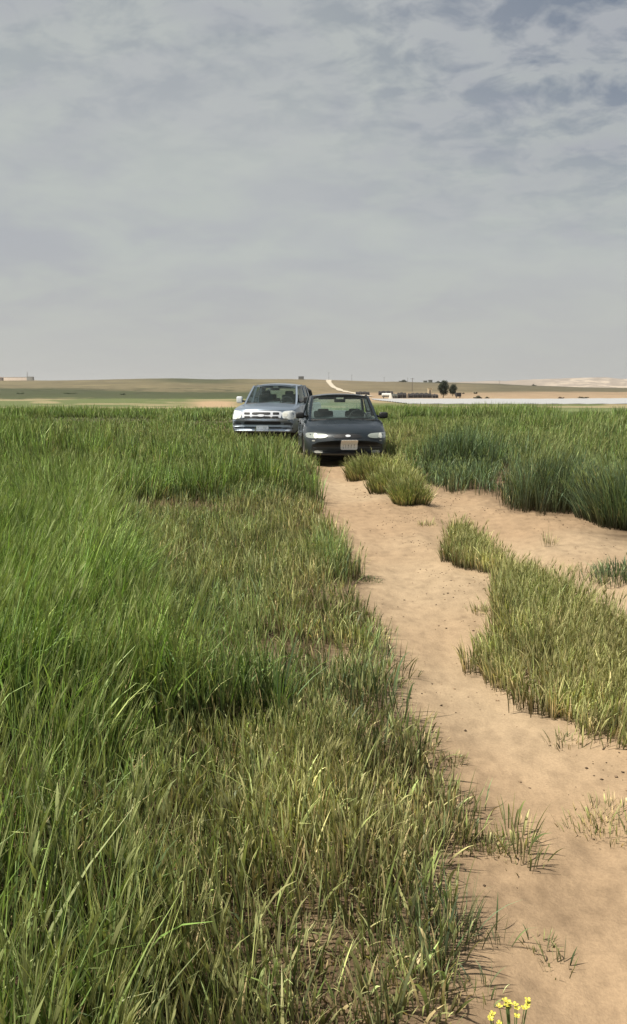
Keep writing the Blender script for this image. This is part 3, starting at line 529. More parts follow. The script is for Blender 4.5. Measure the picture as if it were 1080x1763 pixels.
# ------------------------------------------------------------------ cars
M = dict(
  dark=paint('dark_slate_paint', (0.006, 0.013, 0.018), (0.07, 0.072, 0.068), .2, .25, .2, .75), silver=paint('silver_blue_paint', (0.17, 0.215, 0.27), (0.26, 0.245, 0.22), .35, .28, .3, .9),
  chrome=simple('bright_metal', (0.78, 0.81, 0.84), .22, .35, .05), black=simple('black_plastic', (0.010, 0.011, 0.012), .55), grey=simple('grey_plastic', (0.05, 0.055, 0.06), .6),
  rub=simple('dusty_rubber', (0.06, 0.05, 0.04), .85, var=.3), rim=simple('steel_rim', (0.30, 0.29, 0.27), .45, .6), lamp=simple('lamp_glass_white', (0.80, 0.83, 0.80), .18, .1, .1, 20, coat=1),
  lampd=simple('lamp_glass_grey', (0.30, 0.33, 0.29), .25, .2, .12, 20, coat=1), lampw=simple('lamp_warm', (0.85, 0.85, 0.76), .2, .2, .06), fog=simple('fog_glass', (0.34, 0.34, 0.30), .2, .2), plate=simple('plate_white', (0.92, 0.94, 0.95), .4, var=.04), ink=simple('plate_ink', (0.16, 0.17, 0.16), .6),
  seat=simple('seat_cloth', (0.035, 0.045, 0.042), .9), seatl=simple('seat_cloth_grey', (0.13, 0.14, 0.13), .9), dash=simple('dashboard_vinyl', (0.016, 0.018, 0.017), .6),
  gl=glass('windscreen_glass', (0.80, 0.92, 0.88), .22, dust=.05), glr=glass('dusty_rear_glass', (0.78, 0.88, 0.84), .15, dust=.34), gld=glass('tinted_glass', (0.20, 0.24, 0.23), .3), bump=simple('bumper_silver_blue', (0.42, 0.49, 0.57), .3, .25, .06, coat=.4), mir=simple('mirror_glass', (0.8, 0.8, 0.8), .03, 1.0, .02))
def pw(x, pts): return float(np.interp(x, [p[0] for p in pts], [p[1] for p in pts]))
def section(y, S):
    """half profile of the body at station y, from bottom centre to top centre"""
    zb = pw(y, S['bottom']); zt = pw(y, S['top']); w = pw(y, S['half']); wt = pw(y, S['tophalf']); hh = zt - zb; cr = S.get('crown', .03)
    sill = zb
    for wy in S['wheels']:
        r = S['arch']
        if abs(y - wy) < r: sill = max(sill, S['wr'] - .02 + math.sqrt(r * r - (y - wy) ** 2))
    sill = min(sill, zt - .12); z2 = max(zb + .45 * hh, sill + .02); z3 = max(zb + .72 * hh, z2 + .02); fl = S.get('flare', 0)
    P = [(0, max(zb, sill - .3)), (w * .80, max(zb, sill - .3)), (w * .93, sill), (w * .99, max(sill + .015, zb + .12 * hh)), (w, z2), (w * .985, z3), (wt + (w - wt) * .55, zt - .045), (wt, zt - .008), (wt * .6, zt + cr * .55), (wt * .25, zt + cr * .92), (0, zt + cr)]
    return P
def nose(x, y, S):
    w = S['half'][2][1]; k = max(0, 1 - y / S['noselen']); kb = max(0, (y - (S['len'] - .8)) / .8)
    return y + S['nose'] * (abs(x) / w) ** 2.4 * k - S['tailc'] * (abs(x) / w) ** 2.4 * kb
def body_mesh(S):
    ys = sorted(set([round(v, 3) for v in S['stations']] + [round(wy + S['arch'] * math.cos(a), 3) for wy in S['wheels'] for a in np.linspace(0, math.pi, 17)])); b = MB(); V = []; n = None
    for y in ys:
        P = section(y, S); full = [(-x, z) for x, z in P[::-1][:-1]] if False else None
        ring = [(x, z) for x, z in P] + [(-x, z) for x, z in P[1:-1][::-1]]; n = len(ring); V += [(x, nose(x, y, S), z) for x, z in ring]
    Fc = [[i * n + k, i * n + (k + 1) % n, (i + 1) * n + (k + 1) % n, (i + 1) * n + k] for i in range(len(ys) - 1) for k in range(n)]
    m = len(P)
    for e, o in ((0, 0), (1, (len(ys) - 1) * n)):      # caps as strips of quads across the car
        for k in range(m - 1):
            a0, a1 = o + k, o + k + 1; b0 = o + (n - k) % n; b1 = o + (n - k - 1) % n
            f = [a0, a1, b1, b0]; f = [q for i, q in enumerate(f) if q not in f[:i]]
            if len(f) > 2: Fc.append(f)
    return b.add(V, Fc)
class Car:
    def __init__(s, S, name, label, loc, rz, mat):
        s.S = S; s.root = empty(name, loc, rz); tag(s.root, label, 'car' if 'pickup' not in label else 'pickup truck'); mb = body_mesh(S); s.body = mb.build('body', mat, s.root, angle=38)
        s.bvh = BVHTree.FromPolygons([Vector(v) for v in mb.v], mb.f); s.mat = mat
    def hit(s, x, z, side=None):
        if side is None: h = s.bvh.ray_cast(Vector((x, -3, z)), Vector((0, 1, 0)))
        else: h = s.bvh.ray_cast(Vector((side * 3, x, z)), Vector((-side, 0, 0)))     # x is then the station y
        return h[0] if h[0] is not None else None
    def patch(s, name, mat, cx, cz, hw, hh, out=.006, ex=4, parent=None, side=None, shape=None, back=.02, top_n=None):
        """a panel hugging the body: superellipse outline in (x,z), pushed out a little, with a rim"""
        rings = [0.0, .45, .8, 1.0]; n = 40; V = []; ok = 0; last = None
        def pt(r, a, o):
            c, q = math.cos(a), math.sin(a); k = (abs(c) ** ex + abs(q) ** ex) ** (-1 / ex); u, v = c * k * r, q * k * r
            if shape: u, v = shape(u, v)
            x, z = cx + hw * u, cz + hh * v; h = s.hit(x, z, side)
            if h is None: h = pt.last if pt.last is not None else Vector((x, 0, z)) if side is None else Vector((side * .8, x, z)); h = Vector((x, h.y, z)) if side is None else Vector((h.x, x, z))
            pt.last = h
            return (h.x, h.y - o, h.z) if side is None else (h.x + side * o, h.y, h.z)
        pt.last = None; V.append(pt(0, 0, out))
        for r in rings[1:]: V += [pt(r, 2 * math.pi * k / n, out) for k in range(n)]
        V += [pt(1.0, 2 * math.pi * k / n, -back) for k in range(n)]
        Fc = [[0, 1 + k, 1 + (k + 1) % n] for k in range(n)]
        for j in range(3): Fc += [[1 + j * n + k, 1 + j * n + (k + 1) % n, 1 + (j + 1) * n + (k + 1) % n, 1 + (j + 1) * n + k] for k in range(n)]
        return MB().add(V, Fc).build(name, mat, parent or s.root, angle=50)
    def wheel(s, x, y, r, w):
        sg = 1 if x > 0 else -1; t = MB().lathe([(-w / 2, r * .62), (-w / 2, r * .93), (-w * .36, r), (w * .36, r), (w / 2, r * .93), (w / 2, r * .62)], (x, y, r), 'x', 36, True); tyre = t.build('wheel', M['rub'], s.root)
        b = MB().lathe([(sg * w * .1, .0), (sg * w * .34, r * .10), (sg * w * .30, r * .18), (sg * w * .18, r * .5), (sg * w * .44, r * .60), (sg * w * .46, r * .63), (sg * w * .3, r * .64)], (x, y, r), 'x', 36)
        b.build('rim', M['rim'], tyre)
def quadpatch(c, bul, n=10, thick=.0):
    """bilinear patch of 4 corners (a b c d) with outward bulge vector"""
    a, b, c2, d = [Vector(p) for p in c]; V = []
    for i in range(n + 1):
        for j in range(n + 1):
            u, v = j / n, i / n; p = (a * (1 - u) + b * u) * (1 - v) + (d * (1 - u) + c2 * u) * v; V.append(p + Vector(bul) * (4 * u * (1 - u)) * (0.75 + v * (1 - v)))
    Fc = [[i * (n + 1) + j, i * (n + 1) + j + 1, (i + 1) * (n + 1) + j + 1, (i + 1) * (n + 1) + j] for i in range(n) for j in range(n)]
    return V, Fc
def cabin(car, G, mat, glm, glside):
    """greenhouse: pillars, roof and panes. G: corner points for x>0"""
    r = car.root; mx = lambda p: (-p[0], p[1], p[2]); A0, A1, B0, B1, C1, C0 = G['A0'], G['A1'], G['B0'], G['B1'], G['C1'], G['C0']
    fw = G.get('bulge', .06)
    V, Fc = quadpatch([mx(A0), A0, A1, mx(A1)], (0, -fw, .01)); MB().add(V, Fc).build('windscreen', glm, r)
    V, Fc = quadpatch([C0, mx(C0), mx(C1), C1], (0, fw * .8, .01)); MB().add(V, Fc).build('rear_window', M['glr'], r)
    # black band round the windscreen glass
    def band(P, Q, off0, off1, bul, wd, nm, m, out):
        V = []
        for i in range(13):
            u = i / 12; a = Vector(P) * (1 - u) + Vector(Q) * u + Vector(bul) * 4 * u * (1 - u) * .75; V += [a + Vector(off0) + Vector(out), a + Vector(off1) + Vector(out)]
        return V, [[i * 2, i * 2 + 1, i * 2 + 3, i * 2 + 2] for i in range(12)]
    wdir = (Vector(A1) - Vector(A0)).normalized(); b = MB()
    b.add(*band(mx(A0), A0, (0, 0, 0), wdir * .05, (0, -fw, .01), 0, '', None, (0, -.004, .004))); b.add(*band(mx(A1), A1, (0, 0, 0), -wdir * G.get('topband', .09), (0, -fw, .01), 0, '', None, (0, -.004, .004)))
    for sg in (-1, 1):
        q0, q1 = Vector(A0), Vector(A1); q0.x *= sg; q1.x *= sg; V = []
        for i in range(9):
            c = q0 * (1 - i / 8) + q1 * (i / 8); V += [c + Vector((0, -.004, .004)), c + Vector((-sg * .035, -.02, .004))]
        b.add(V, [[i * 2, i * 2 + 1, i * 2 + 3, i * 2 + 2] for i in range(8)])
    b.build('windscreen_seal', M['black'], r)
    # roof
    n = 12; V = []; zt = G['rooftop']
    fr = [mx(A1), A1]; e = .03
    for i in range(n + 1):
        v = i / n; yc = (A1[1] - .05) * (1 - v) + (C1[1] + .03) * v; hw = A1[0] * (1 - v) + C1[0] * v; hw = hw + .012 + (B1[0] + .02 - (A1[0] + C1[0]) / 2) * 4 * v * (1 - v) * .8
        z0 = A1[2] * (1 - v) + C1[2] * v; z0 += (zt - max(A1[2], C1[2])) * 4 * v * (1 - v) * .6
        for j in range(n + 1):
            u = -1 + 2 * j / n; V.append((hw * u, yc - fw * (1 - u * u) * (1 - v) * .9 + fw * .7 * (1 - u * u) * v, z0 + .048 * (1 - abs(u) ** 2.2) - .022 * abs(u) ** 5 - .012))
    m = len(V); V += [(x * .985, y, z - .045) for x, y, z in V]; Fc = [[i * (n + 1) + j, i * (n + 1) + j + 1, (i + 1) * (n + 1) + j + 1, (i + 1) * (n + 1) + j] for i in range(n) for j in range(n)]; Fc += [[m + q for q in f[::-1]] for f in Fc]
    bd = [j for j in range(n + 1)] + [(i) * (n + 1) + n for i in range(1, n + 1)] + [n * (n + 1) + j for j in range(n - 1, -1, -1)] + [i * (n + 1) for i in range(n - 1, 0, -1)]
    Fc += [[bd[i], bd[(i + 1) % len(bd)], m + bd[(i + 1) % len(bd)], m + bd[i]] for i in range(len(bd))]
    MB().add(V, Fc).build('roof', mat, r)
    # pillars
    for sg in (-1, 1):
        f = (lambda p: p) if sg > 0 else mx
        for P0, P1, w0, w1, nm in ((A0, A1, .05, .042, 'pillar'), (B0, B1, .04, .035, 'pillar'), (C0, C1, G.get('cw', .14), .09, 'pillar')) + (((G['D0'], G['D1'], .03, .03, 'pillar'),) if 'D0' in G else ()):
            P0, P1 = Vector(f(P0)), Vector(f(P1)); b = MB(); V = []
            for i in range(7):
                v = i / 6; c = P0 * (1 - v) + P1 * v; c.x += sg * .012 * math.sin(math.pi * v); w = w0 * (1 - v) + w1 * v; V += [c + Vector((sg * .012, -w * .6, 0)), c + Vector((sg * .016, w, 0)), c + Vector((-sg * .03, w, 0)), c + Vector((-sg * .035, -w * .5, 0))]
            Fc = [[i * 4 + k, i * 4 + (k + 1) % 4, (i + 1) * 4 + (k + 1) % 4, (i + 1) * 4 + k] for i in range(6) for k in range(4)] + [[3, 2, 1, 0], [24, 25, 26, 27]]; b.add(V, Fc).build(nm, mat if nm == 'pillar' and P0.y != G['B0'][1] else M['black'], r)
        for P in G['panes']:
            V, Fc = quadpatch([f(p) for p in P], (sg * .012, 0, 0), 6); MB().add(V, Fc).build('side_window', glside, r)
    # cabin floor, dashboard, seats, wheel, mirror
    b = MB(); yb = G['A0'][1]; ye = G['C0'][1]; b.box((0, yb + .16, G['A0'][2] - .025), (G['A0'][0] * 1.8, .42, .10), .03); b.build('dashboard', M['dash'], r)
    b = MB().box((0, (yb + ye) / 2 + .15, G['A0'][2] - .0), (G['A0'][0] * 1.84, ye - yb - .45, .035), .005); b.build('interior', M['seat'], r)
    for sx in (-1, 1):
        for (sy, nm, mt, wd, hd) in ((G['seat1'], 'seat', G['seatm'], .42, G.get('sh', (.2, .1))[0]), (G['seat2'], 'seat', G['seatm'], .5, G.get('sh', (.2, .1))[1])):
            b = MB(); z = G['A0'][2]; b.box((sx * .34, sy, z + hd * .4), (wd, .13, hd * 1.3 + .09), .05, Matrix.Rotation(R(-12), 3, 'X')); st = b.build(nm, mt, r); b = MB(); b.box((sx * .34, sy + .05, z + hd + G['hr']), (.24, .09, .13), .04); b.build('headrest', mt, st)
    b = MB(); c = Vector((G['A0'][0] * .50, yb + .42, G['A0'][2] + .03)); b.tube([c + Vector((.18 * math.cos(a), .05 * math.sin(a), .17 * math.sin(a))) for a in np.linspace(0, 2 * math.pi, 25)], .014, 6, False); b.build('steering_wheel', M['black'], r)
    b = MB().box((0, A1[1] + .02, A1[2] - .10), (.24, .03, .07), .014); b.build('rear_view_mirror', M['black'], r)
    b = MB()
    for s2 in (-1, 1): b.box((s2 * .27, A1[1] + .03, A1[2] - .045), (.38, .015, .05), .006, Matrix.Rotation(R(18), 3, 'X'))
    b.build('sun_visor', M['grey'], r)
def mirrors(car, x, y, z, mat, w=.2, h=.13):
    for sg in (-1, 1):
        b = MB(); b.box((sg * (x + w / 2 + .03), y, z), (w, .13, h), .045); o = b.build('wing_mirror', mat, car.root); MB().tube([(sg * (x - .06), y + .02, z - .02), (sg * (x + .07), y + .01, z - .02)], .025, 8).build('mirror_arm', M['black'], o)
        V, Fc = quadpatch([(sg * (x + .05), y + .068, z - h * .36), (sg * (x + w), y + .068, z - h * .36), (sg * (x + w), y + .068, z + h * .36), (sg * (x + .05), y + .068, z + h * .36)], (0, .003, 0), 3); MB().add(V, Fc).build('mirror_glass', M['mir'], o)
def plate(car, cx, cz, hw, hh, seed, rows):
    p = car.patch('number_plate', M['plate'], cx, cz, hw, hh, out=.034, ex=14, back=.0); h = car.hit(cx, cz); y = min(car.hit(cx + k * hw, cz).y for k in (-1, 0, 1)) - .0365
    # worn dark characters, too blurred in the photo to be read
    rnd = random.Random(seed); b = MB()
    for (zc, zh, xs) in rows:
        for x in xs:
            w = hw * .028; hgt = hh * zh; X0 = cx + x * hw; Z0 = cz + zc * hh
            b.box((X0, y, Z0), (w, .002, hgt * 2)); 
            if rnd.random() < .6: b.box((X0 + w * 1.4, y, Z0 + rnd.choice((-1, 0, 1)) * hgt * .8), (w * 2, .0018, hh * .13))
    b.build('plate_characters', M['ink'], p, smooth_=False)

def sedan():
    S = dict(len=4.3, noselen=.9, nose=.30, tailc=.16, arch=.325, wr=.29, wheels=(.86, 3.42), crown=.035,
      stations=[0, .02, .05, .09, .14, .2, .28, .38, .5, .65, .8, .95, 1.1, 1.25, 1.5, 1.8, 2.1, 2.4, 2.7, 3.0, 3.3, 3.5, 3.7, 3.9, 4.05, 4.15, 4.22, 4.27, 4.3],
      bottom=[(0, .24), (.05, .20), (.3, .17), (1.0, .17), (3.4, .18), (3.9, .22), (4.3, .34)],
      top=[(0, .46), (.02, .52), (.05, .565), (.09, .60), (.14, .63), (.2, .66), (.3, .695), (.5, .75), (.8, .80), (1.0, .83), (1.25, .86), (2.4, .89), (3.4, .93), (3.7, .945), (4.1, .93), (4.22, .86), (4.3, .70)],
      half=[(0, .70), (.1, .765), (.3, .815), (.8, .845), (2.2, .85), (3.4, .845), (4.0, .80), (4.3, .72)], tophalf=[(0, .58), (.1, .62), (.4, .68), (1.1, .755), (2.4, .775), (3.6, .74), (4.3, .60)])
    car = Car(S, 'parked_car', 'dark slate sedan facing the camera at the end of the sandy track', (0.67, 15.75, 0), R(3.2), M['dark'])
    G = dict(A0=(.705, 1.03, .835), A1=(.60, 1.86, 1.325), B0=(.765, 2.26, .89), B1=(.625, 2.34, 1.345), C1=(.585, 2.95, 1.325), C0=(.69, 3.52, .925), rooftop=1.355, bulge=.09, seat1=2.05, seat2=2.95, hr=.03, sh=(.12, .03), seatm=M['seat'], cw=.26, topband=.075,
      panes=[[(.745, 1.25, .86), (.77, 2.22, .885), (.63, 2.30, 1.335), (.615, 1.91, 1.32)], [(.77, 2.30, .885), (.74, 3.25, .915), (.60, 2.88, 1.325), (.63, 2.38, 1.335)]])
    cabin(car, G, M['dark'], M['gl'], M['gld'])
    MB().box((0, 2.1, .24), (1.15, 3.4, .10), .03).build('underbody', M['black'], car.root)
    for sx in (-1, 1):
        sh = lambda u, v, sx=sx: (u, v * (1 - .28 * (1 - sx * u) * .5) + .05 * (1 - sx * u) * .3)
        hl = car.patch('headlight', M['lampd'], sx * .60, .573, .20, .058, .012, 3.2, shape=sh); car.patch('lamp_reflector', M['lampw'], sx * (.62 if sx < 0 else .66), .573, .035, .05, .018, 2.4, parent=hl)
        car.patch('fog_lamp', M['fog'], sx * .56, .262, .085, .026, .008, 3); car.patch('turn_signal', M['fog'], sx * .66, .475, .03, .012, .008, 3)
    gr = car.patch('grille', M['black'], 0, .57, .30, .042, .004, 4, shape=lambda u, v: (u * (1 - .12 * (1 + v)), v)); car.patch('emblem', M['chrome'], 0, .578, .05, .021, .014, 2.2, parent=gr)
    car.patch('bumper_intake', M['black'], 0, .405, .60, .038, .005, 6); car.patch('bumper_intake', M['black'], 0, .275, .40, .035, .005, 6)
    car.patch('bumper_strip', M['grey'], 0, .335, .66, .012, .014, 8); car.patch('bumper_lip', M['grey'], 0, .212, .62, .014, .016, 8)
    car.patch('bonnet_seam', M['black'], 0, .622, .56, .0035, .0015, 10)
    plate(car, .035, .395, .165, .10, 3, [(.42, .26, (-.5, .3, .5)), (-.35, .36, (-.7, -.4, -.1, .25, .6))])
    mirrors(car, .755, 1.38, .93, M['black'], .18, .13)
    for y in (.86, 3.42):
        for sx in (-1, 1): car.wheel(sx * .735, y, .29, .185)
    for sg in (-1, 1):
        for (y, z) in ((1.78, .56), (2.82, .57)):
            d = car.patch('door', M['dark'], y, z, .49 if y < 2 else .44, .30, .004, 9, side=sg, back=.0); car.patch('door_handle', M['black'], y + (.36 if y < 2 else .30), .74, .085, .018, .03, 4, parent=d, side=sg); car.patch('side_strip', M['grey'], y, .50, .47 if y < 2 else .42, .022, .014, 8, parent=d, side=sg)
    b = MB().tube([(-.36, .93, .865), (.14, 1.00, .885)], .007, 5); b.tube([(.10, .93, .865), (.55, 1.02, .885)], .007, 5); b.build('wiper', M['black'], car.root)
    return car
def pickup():
    S = dict(len=5.0, noselen=.9, nose=.26, tailc=.05, arch=.44, wr=.37, wheels=(.92, 3.97), crown=.04,
      stations=[0, .02, .05, .09, .14, .2, .3, .45, .6, .8, 1.0, 1.2, 1.4, 1.7, 2.0, 2.4, 2.8, 3.2, 3.6, 4.0, 4.4, 4.7, 4.85, 4.95, 5.0],
      bottom=[(0, .40), (.05, .36), (.3, .34), (1.0, .36), (3.4, .40), (4.3, .46), (5.0, .50)],
      top=[(0, .72), (.02, .78), (.05, .86), (.09, .93), (.14, .965), (.2, .985), (.35, 1.01), (.8, 1.055), (1.25, 1.09), (1.4, 1.10), (3.3, 1.10), (3.5, 1.10), (4.9, 1.10), (5.0, 1.05)],
      half=[(0, .80), (.1, .86), (.3, .90), (.9, .925), (2.2, .90), (4.0, .92), (4.7, .89), (5.0, .86)], tophalf=[(0, .70), (.1, .74), (.4, .77), (1.2, .80), (2.4, .80), (3.6, .80), (5.0, .80)])
    car = Car(S, 'pickup_truck', 'silver double cab pickup parked in the grass behind the dark sedan', (-1.40, 21.75, -.03), R(-9.5), M['silver'])
    G = dict(A0=(.745, 1.22, 1.085), A1=(.625, 1.86, 1.60), B0=(.805, 2.36, 1.10), B1=(.66, 2.42, 1.63), C1=(.61, 3.22, 1.60), C0=(.74, 3.48, 1.11), D0=(.80, 3.02, 1.10), D1=(.655, 2.98, 1.615), rooftop=1.655, bulge=.07, seat1=2.15, seat2=3.0, hr=.10, seatm=M['seat'], cw=.06, topband=.06,
      panes=[[(.79, 1.40, 1.10), (.81, 2.32, 1.10), (.675, 2.38, 1.61), (.645, 1.92, 1.59)], [(.81, 2.40, 1.10), (.80, 2.99, 1.10), (.665, 2.95, 1.61), (.675, 2.46, 1.61)], [(.80, 3.05, 1.10), (.75, 3.42, 1.11), (.63, 3.2, 1.595), (.66, 3.01, 1.61)]])
    cabin(car, G, M['silver'], M['gl'], M['gld'])
    MB().box((0, 2.5, .33), (1.25, 4.4, .16), .03).box((0, .92, .30), (1.4, .14, .14), .03).box((0, 3.97, .32), (1.4, .18, .18), .03).build('underbody', M['black'], car.root)
    for sx in (-1, 1):
        sh = lambda u, v, sx=sx: (u - .10 * sx * v, v * (1 - .18 * (1 - sx * u) * .5))
        hl = car.patch('headlight', M['lamp'], sx * .72, .815, .165, .125, .014, 3.4, shape=sh); car.patch('lamp_reflector', M['lampw'], sx * .64, .83, .06, .055, .018, 2.4, parent=hl)
        car.patch('fog_recess', M['grey'], sx * .70, .575, .12, .036, .005, 4); car.patch('bumper_end', M['grey'], sx * .69, .455, .14, .02, .005, 4)
    gr = car.patch('grille', M['chrome'], 0, .805, .54, .125, .010, 5, shape=lambda u, v: (u * (1 + .06 * v), v))
    for zz in (.862, .760):
        car.patch('grille_slot', M['black'], 0, zz, .25, .031, .016, 8, parent=gr)
        for sx in (-1, 1): car.patch('grille_slot', M['black'], sx * (.395 if zz > .8 else .385), zz, .082, .031, .016, 6, parent=gr)
    car.patch('emblem', M['chrome'], 0, .81, .10, .032, .024, 2.0, parent=gr)
    car.patch('bumper_intake', M['black'], 0, .60, .50, .048, .014, 6); car.patch('bumper_intake', M['grey'], 0, .475, .52, .020, .008, 8)
    car.patch('bumper_bar', M['bump'], 0, .680, .84, .030, .024, 8); car.patch('bumper_bar', M['bump'], 0, .528, .82, .026, .024, 8); car.patch('bumper_bar', M['bump'], 0, .42, .80, .026, .028, 8)
    car.patch('bonnet_seam', M['black'], 0, .94, .60, .004, .0015, 10)
    plate(car, 0, .475, .165, .06, 8, [(.0, .4, (-.7, .25, .45, .62))])
    for sg in (-1, 1):
        b = MB(); b.box((sg * .97, 1.52, 1.20), (.17, .12, .19), .045); o = b.build('wing_mirror', M['chrome'] if sg < 0 else M['black'], car.root); MB().tube([(sg * .79, 1.52, 1.15), (sg * .92, 1.52, 1.17)], .028, 8).build('mirror_arm', M['black'], o)
        V, Fc = quadpatch([(sg * .90, 1.583, 1.12), (sg * 1.06, 1.583, 1.12), (sg * 1.06, 1.583, 1.28), (sg * .90, 1.583, 1.28)], (0, .003, 0), 3); MB().add(V, Fc).build('mirror_glass', M['mir'], o)
    for y in (.92, 3.97):
        for sx in (-1, 1): car.wheel(sx * .78, y, .37, .235)
    for sg in (-1, 1):
        for (y, hw) in ((1.86, .48), (2.86, .46)):
            d = car.patch('door', M['silver'], y, .76, hw, .30, .004, 9, side=sg, back=.0); car.patch('door_handle', M['chrome'], y + hw - .14, .93, .085, .018, .03, 4, parent=d, side=sg)
        MB().box((sg * .90, 2.4, .42), (.14, 1.9, .05), .02).build('side_step', M['grey'], car.root)
    b = MB()      # roll bar over the load bed
    for y in (3.72, 3.95): b.tube([(-.74, y + .1, 1.08), (-.66, y, 1.45), (-.5, y, 1.55), (.5, y, 1.55), (.66, y, 1.45), (.74, y + .1, 1.08)], .035, 8)
    b.build('roll_bar', M['black'], car.root)
    MB().box((0, 4.25, 1.145), (1.5, 1.35, .02), .005).build('load_bed_cover', M['black'], car.root)
    b = MB(); b.tube([(-.40, 1.16, 1.11), (.10, 1.32, 1.17)], .009, 5); b.tube([(.15, 1.16, 1.11), (.62, 1.34, 1.17)], .009, 5); b.build('wiper', M['black'], car.root)
sedan(); pickup()

# ------------------------------------------------------------------ far things
def far_at(px, d): x = (px - 540) / F * d; return x, d, float(H(x, d, False))
def top_z(row, d): return EYE - d * (row - 669.5) / F
tent = simple('black_goat_hair_cloth', (0.018, 0.016, 0.016), .95, var=.4, scale=2); tentg = simple('grey_green_canvas', (0.06, 0.065, 0.055), .9, var=.3, scale=2); palec = simple('pale_canvas', (0.55, 0.52, 0.45), .9, var=.15, scale=2); pole_m = simple('weathered_wood', (0.13, 0.11, 0.09), .9)
def black_tent(px0, px1, ytop, d, label, mat=tent, seed=0, group='black tents of the camp', npk=3):
    x0, _, z0 = far_at(px0, d); x1 = far_at(px1, d)[0]; w = x1 - x0; z0 = min(z0, float(H(x1, d, False))); h = max(top_z(ytop, d) - z0, .8); dp = 3.2; rnd = random.Random(seed)
    t = empty('tent', ((x0 + x1) / 2, d, z0)); tag(t, label, 'tent', group); nx = npk * 4; V = []
    for i in range(nx + 1):
        u = i / nx; pk = h * (0.86 + .14 * abs(math.cos(math.pi * u * npk))) * (1 - .10 * (2 * u - 1) ** 4) * (1 + rnd.uniform(-.02, .02))
        for (y, k) in ((-dp / 2, .0), (-dp / 2 + .02, .55), (-dp * .25, .86), (0, 1.0), (dp * .25, .86), (dp / 2 - .02, .55), (dp / 2, .0)): V.append((-w / 2 + w * u, y, pk * k - (.05 if k == 0 else 0)))
    Fc = [[i * 7 + j, i * 7 + j + 1, (i + 1) * 7 + j + 1, (i + 1) * 7 + j] for i in range(nx) for j in range(6)] + [list(range(7))[::-1], [nx * 7 + j for j in range(7)]]
    MB().add(V, Fc).build('tent_cloth', mat, t)
    for i in range(npk + 1): x = -w / 2 + w * i / npk; MB().tube([(x, -dp / 2 - .25, 0), (x, -dp / 2 - .04, h * .72)], .05, 5).build('tent_pole', pole_m, t)
black_tent(612, 635, 673.2, 300, 'low black tent nearest to the dirt road, partly behind the sedan roof', seed=1)
black_tent(651, 675, 672.2, 300, 'black tent behind the white water tank', seed=2)
black_tent(683, 697.5, 674.6, 222, 'short black tent directly left of the longest black tent', seed=3, npk=2)
black_tent(701, 740, 675.5, 224, 'longest black tent in the middle of the camp', seed=4, npk=5)
black_tent(742, 751, 677.5, 222, 'small black tent at the foot of the larger tree', seed=5, npk=2)
black_tent(672, 682, 676.5, 220, 'grey green canvas tent beside the white water tank', tentg, 6, npk=2)
def lorry():
    x, y, z = far_at(786.5, 222); t = empty('trailer', (x, y, z)); tag(t, 'dark box trailer right of the two trees', 'trailer'); MB().box((0, 0, .95), (1.25, 2.6, 1.0), .06).build('trailer_box', tent, t)
    MB().box((0, -.1, .42), (1.0, 2.4, .08), .01).build('chassis', M['grey'], t)
    for sx in (-.5, .5): MB().lathe([(-.09, .1), (-.09, .3), (.09, .3), (.09, .1)], (sx, 0, .3), 'x', 18, True).build('wheel', M['rub'], t)
lorry()
def tank():
    x, y, z = far_at(664, 216); t = empty('water_tank', (x, y, z)); tag(t, 'white water tank trailer in front of the black tents', 'water tank'); wt = simple('white_tank_paint', (0.62, 0.63, 0.60), .5, var=.1)
    b = MB().lathe([(-1.15, 0), (-1.15, .35), (-1.05, .46), (1.05, .46), (1.15, .35), (1.15, 0)], (0, 0, .92), 'x', 20); b.build('tank', wt, t); MB().box((0, 0, .44), (2.2, .7, .1), .02).build('chassis', M['grey'], t); MB().lathe([(0, 0), (0, .18), (.14, .18), (.14, 0)], (0, 0, 1.36), 'z', 12).build('hatch', wt, t)
    for sx in (-.4, .4): MB().lathe([(-.09, .1), (-.09, .3), (.09, .3), (.09, .1)], (sx * 1.8, -.4, .3), 'x', 16, True).build('wheel', M['rub'], t)
    x, y, z = far_at(672, 214); o = MB().add(*quadpatch([(-.5, 0, 0), (.5, 0, 0), (.1, .6, 1.5), (-.1, .6, 1.5)], (0, -.1, 0), 4)).add(*quadpatch([(.5, 0, 0), (.5, 1.4, 0), (.1, .8, 1.5), (.1, .6, 1.5)], (.05, 0, 0), 4)).add(*quadpatch([(.5, 1.4, 0), (-.5, 1.4, 0), (-.1, .8, 1.5), (.1, .8, 1.5)], (0, .1, 0), 4)).add(*quadpatch([(-.5, 1.4, 0), (-.5, 0, 0), (-.1, .6, 1.5), (-.1, .8, 1.5)], (-.05, 0, 0), 4)).build('canvas_tent', palec)
    o.location = (x, y, z - .02); tag(o, 'small white pointed canvas tent right beside the water tank', 'tent')
tank()
def hut():
    x, y, z = far_at(738, 330); t = empty('hut', (x, y, z)); tag(t, 'small tan block hut behind the longest tent, left of the trees', 'hut'); wl = simple('tan_plaster', (0.50, 0.42, 0.28), .9)
    MB().box((0, 0, .9), (1.5, 1.8, 2.4), .02).build('wall', wl, t); MB().box((0, 0, 2.16), (1.7, 2.0, .12), .02).build('roof', wl, t); MB().box((0, -.905, .75), (.6, .02, 1.5)).build('door', pole_m, t)
hut()
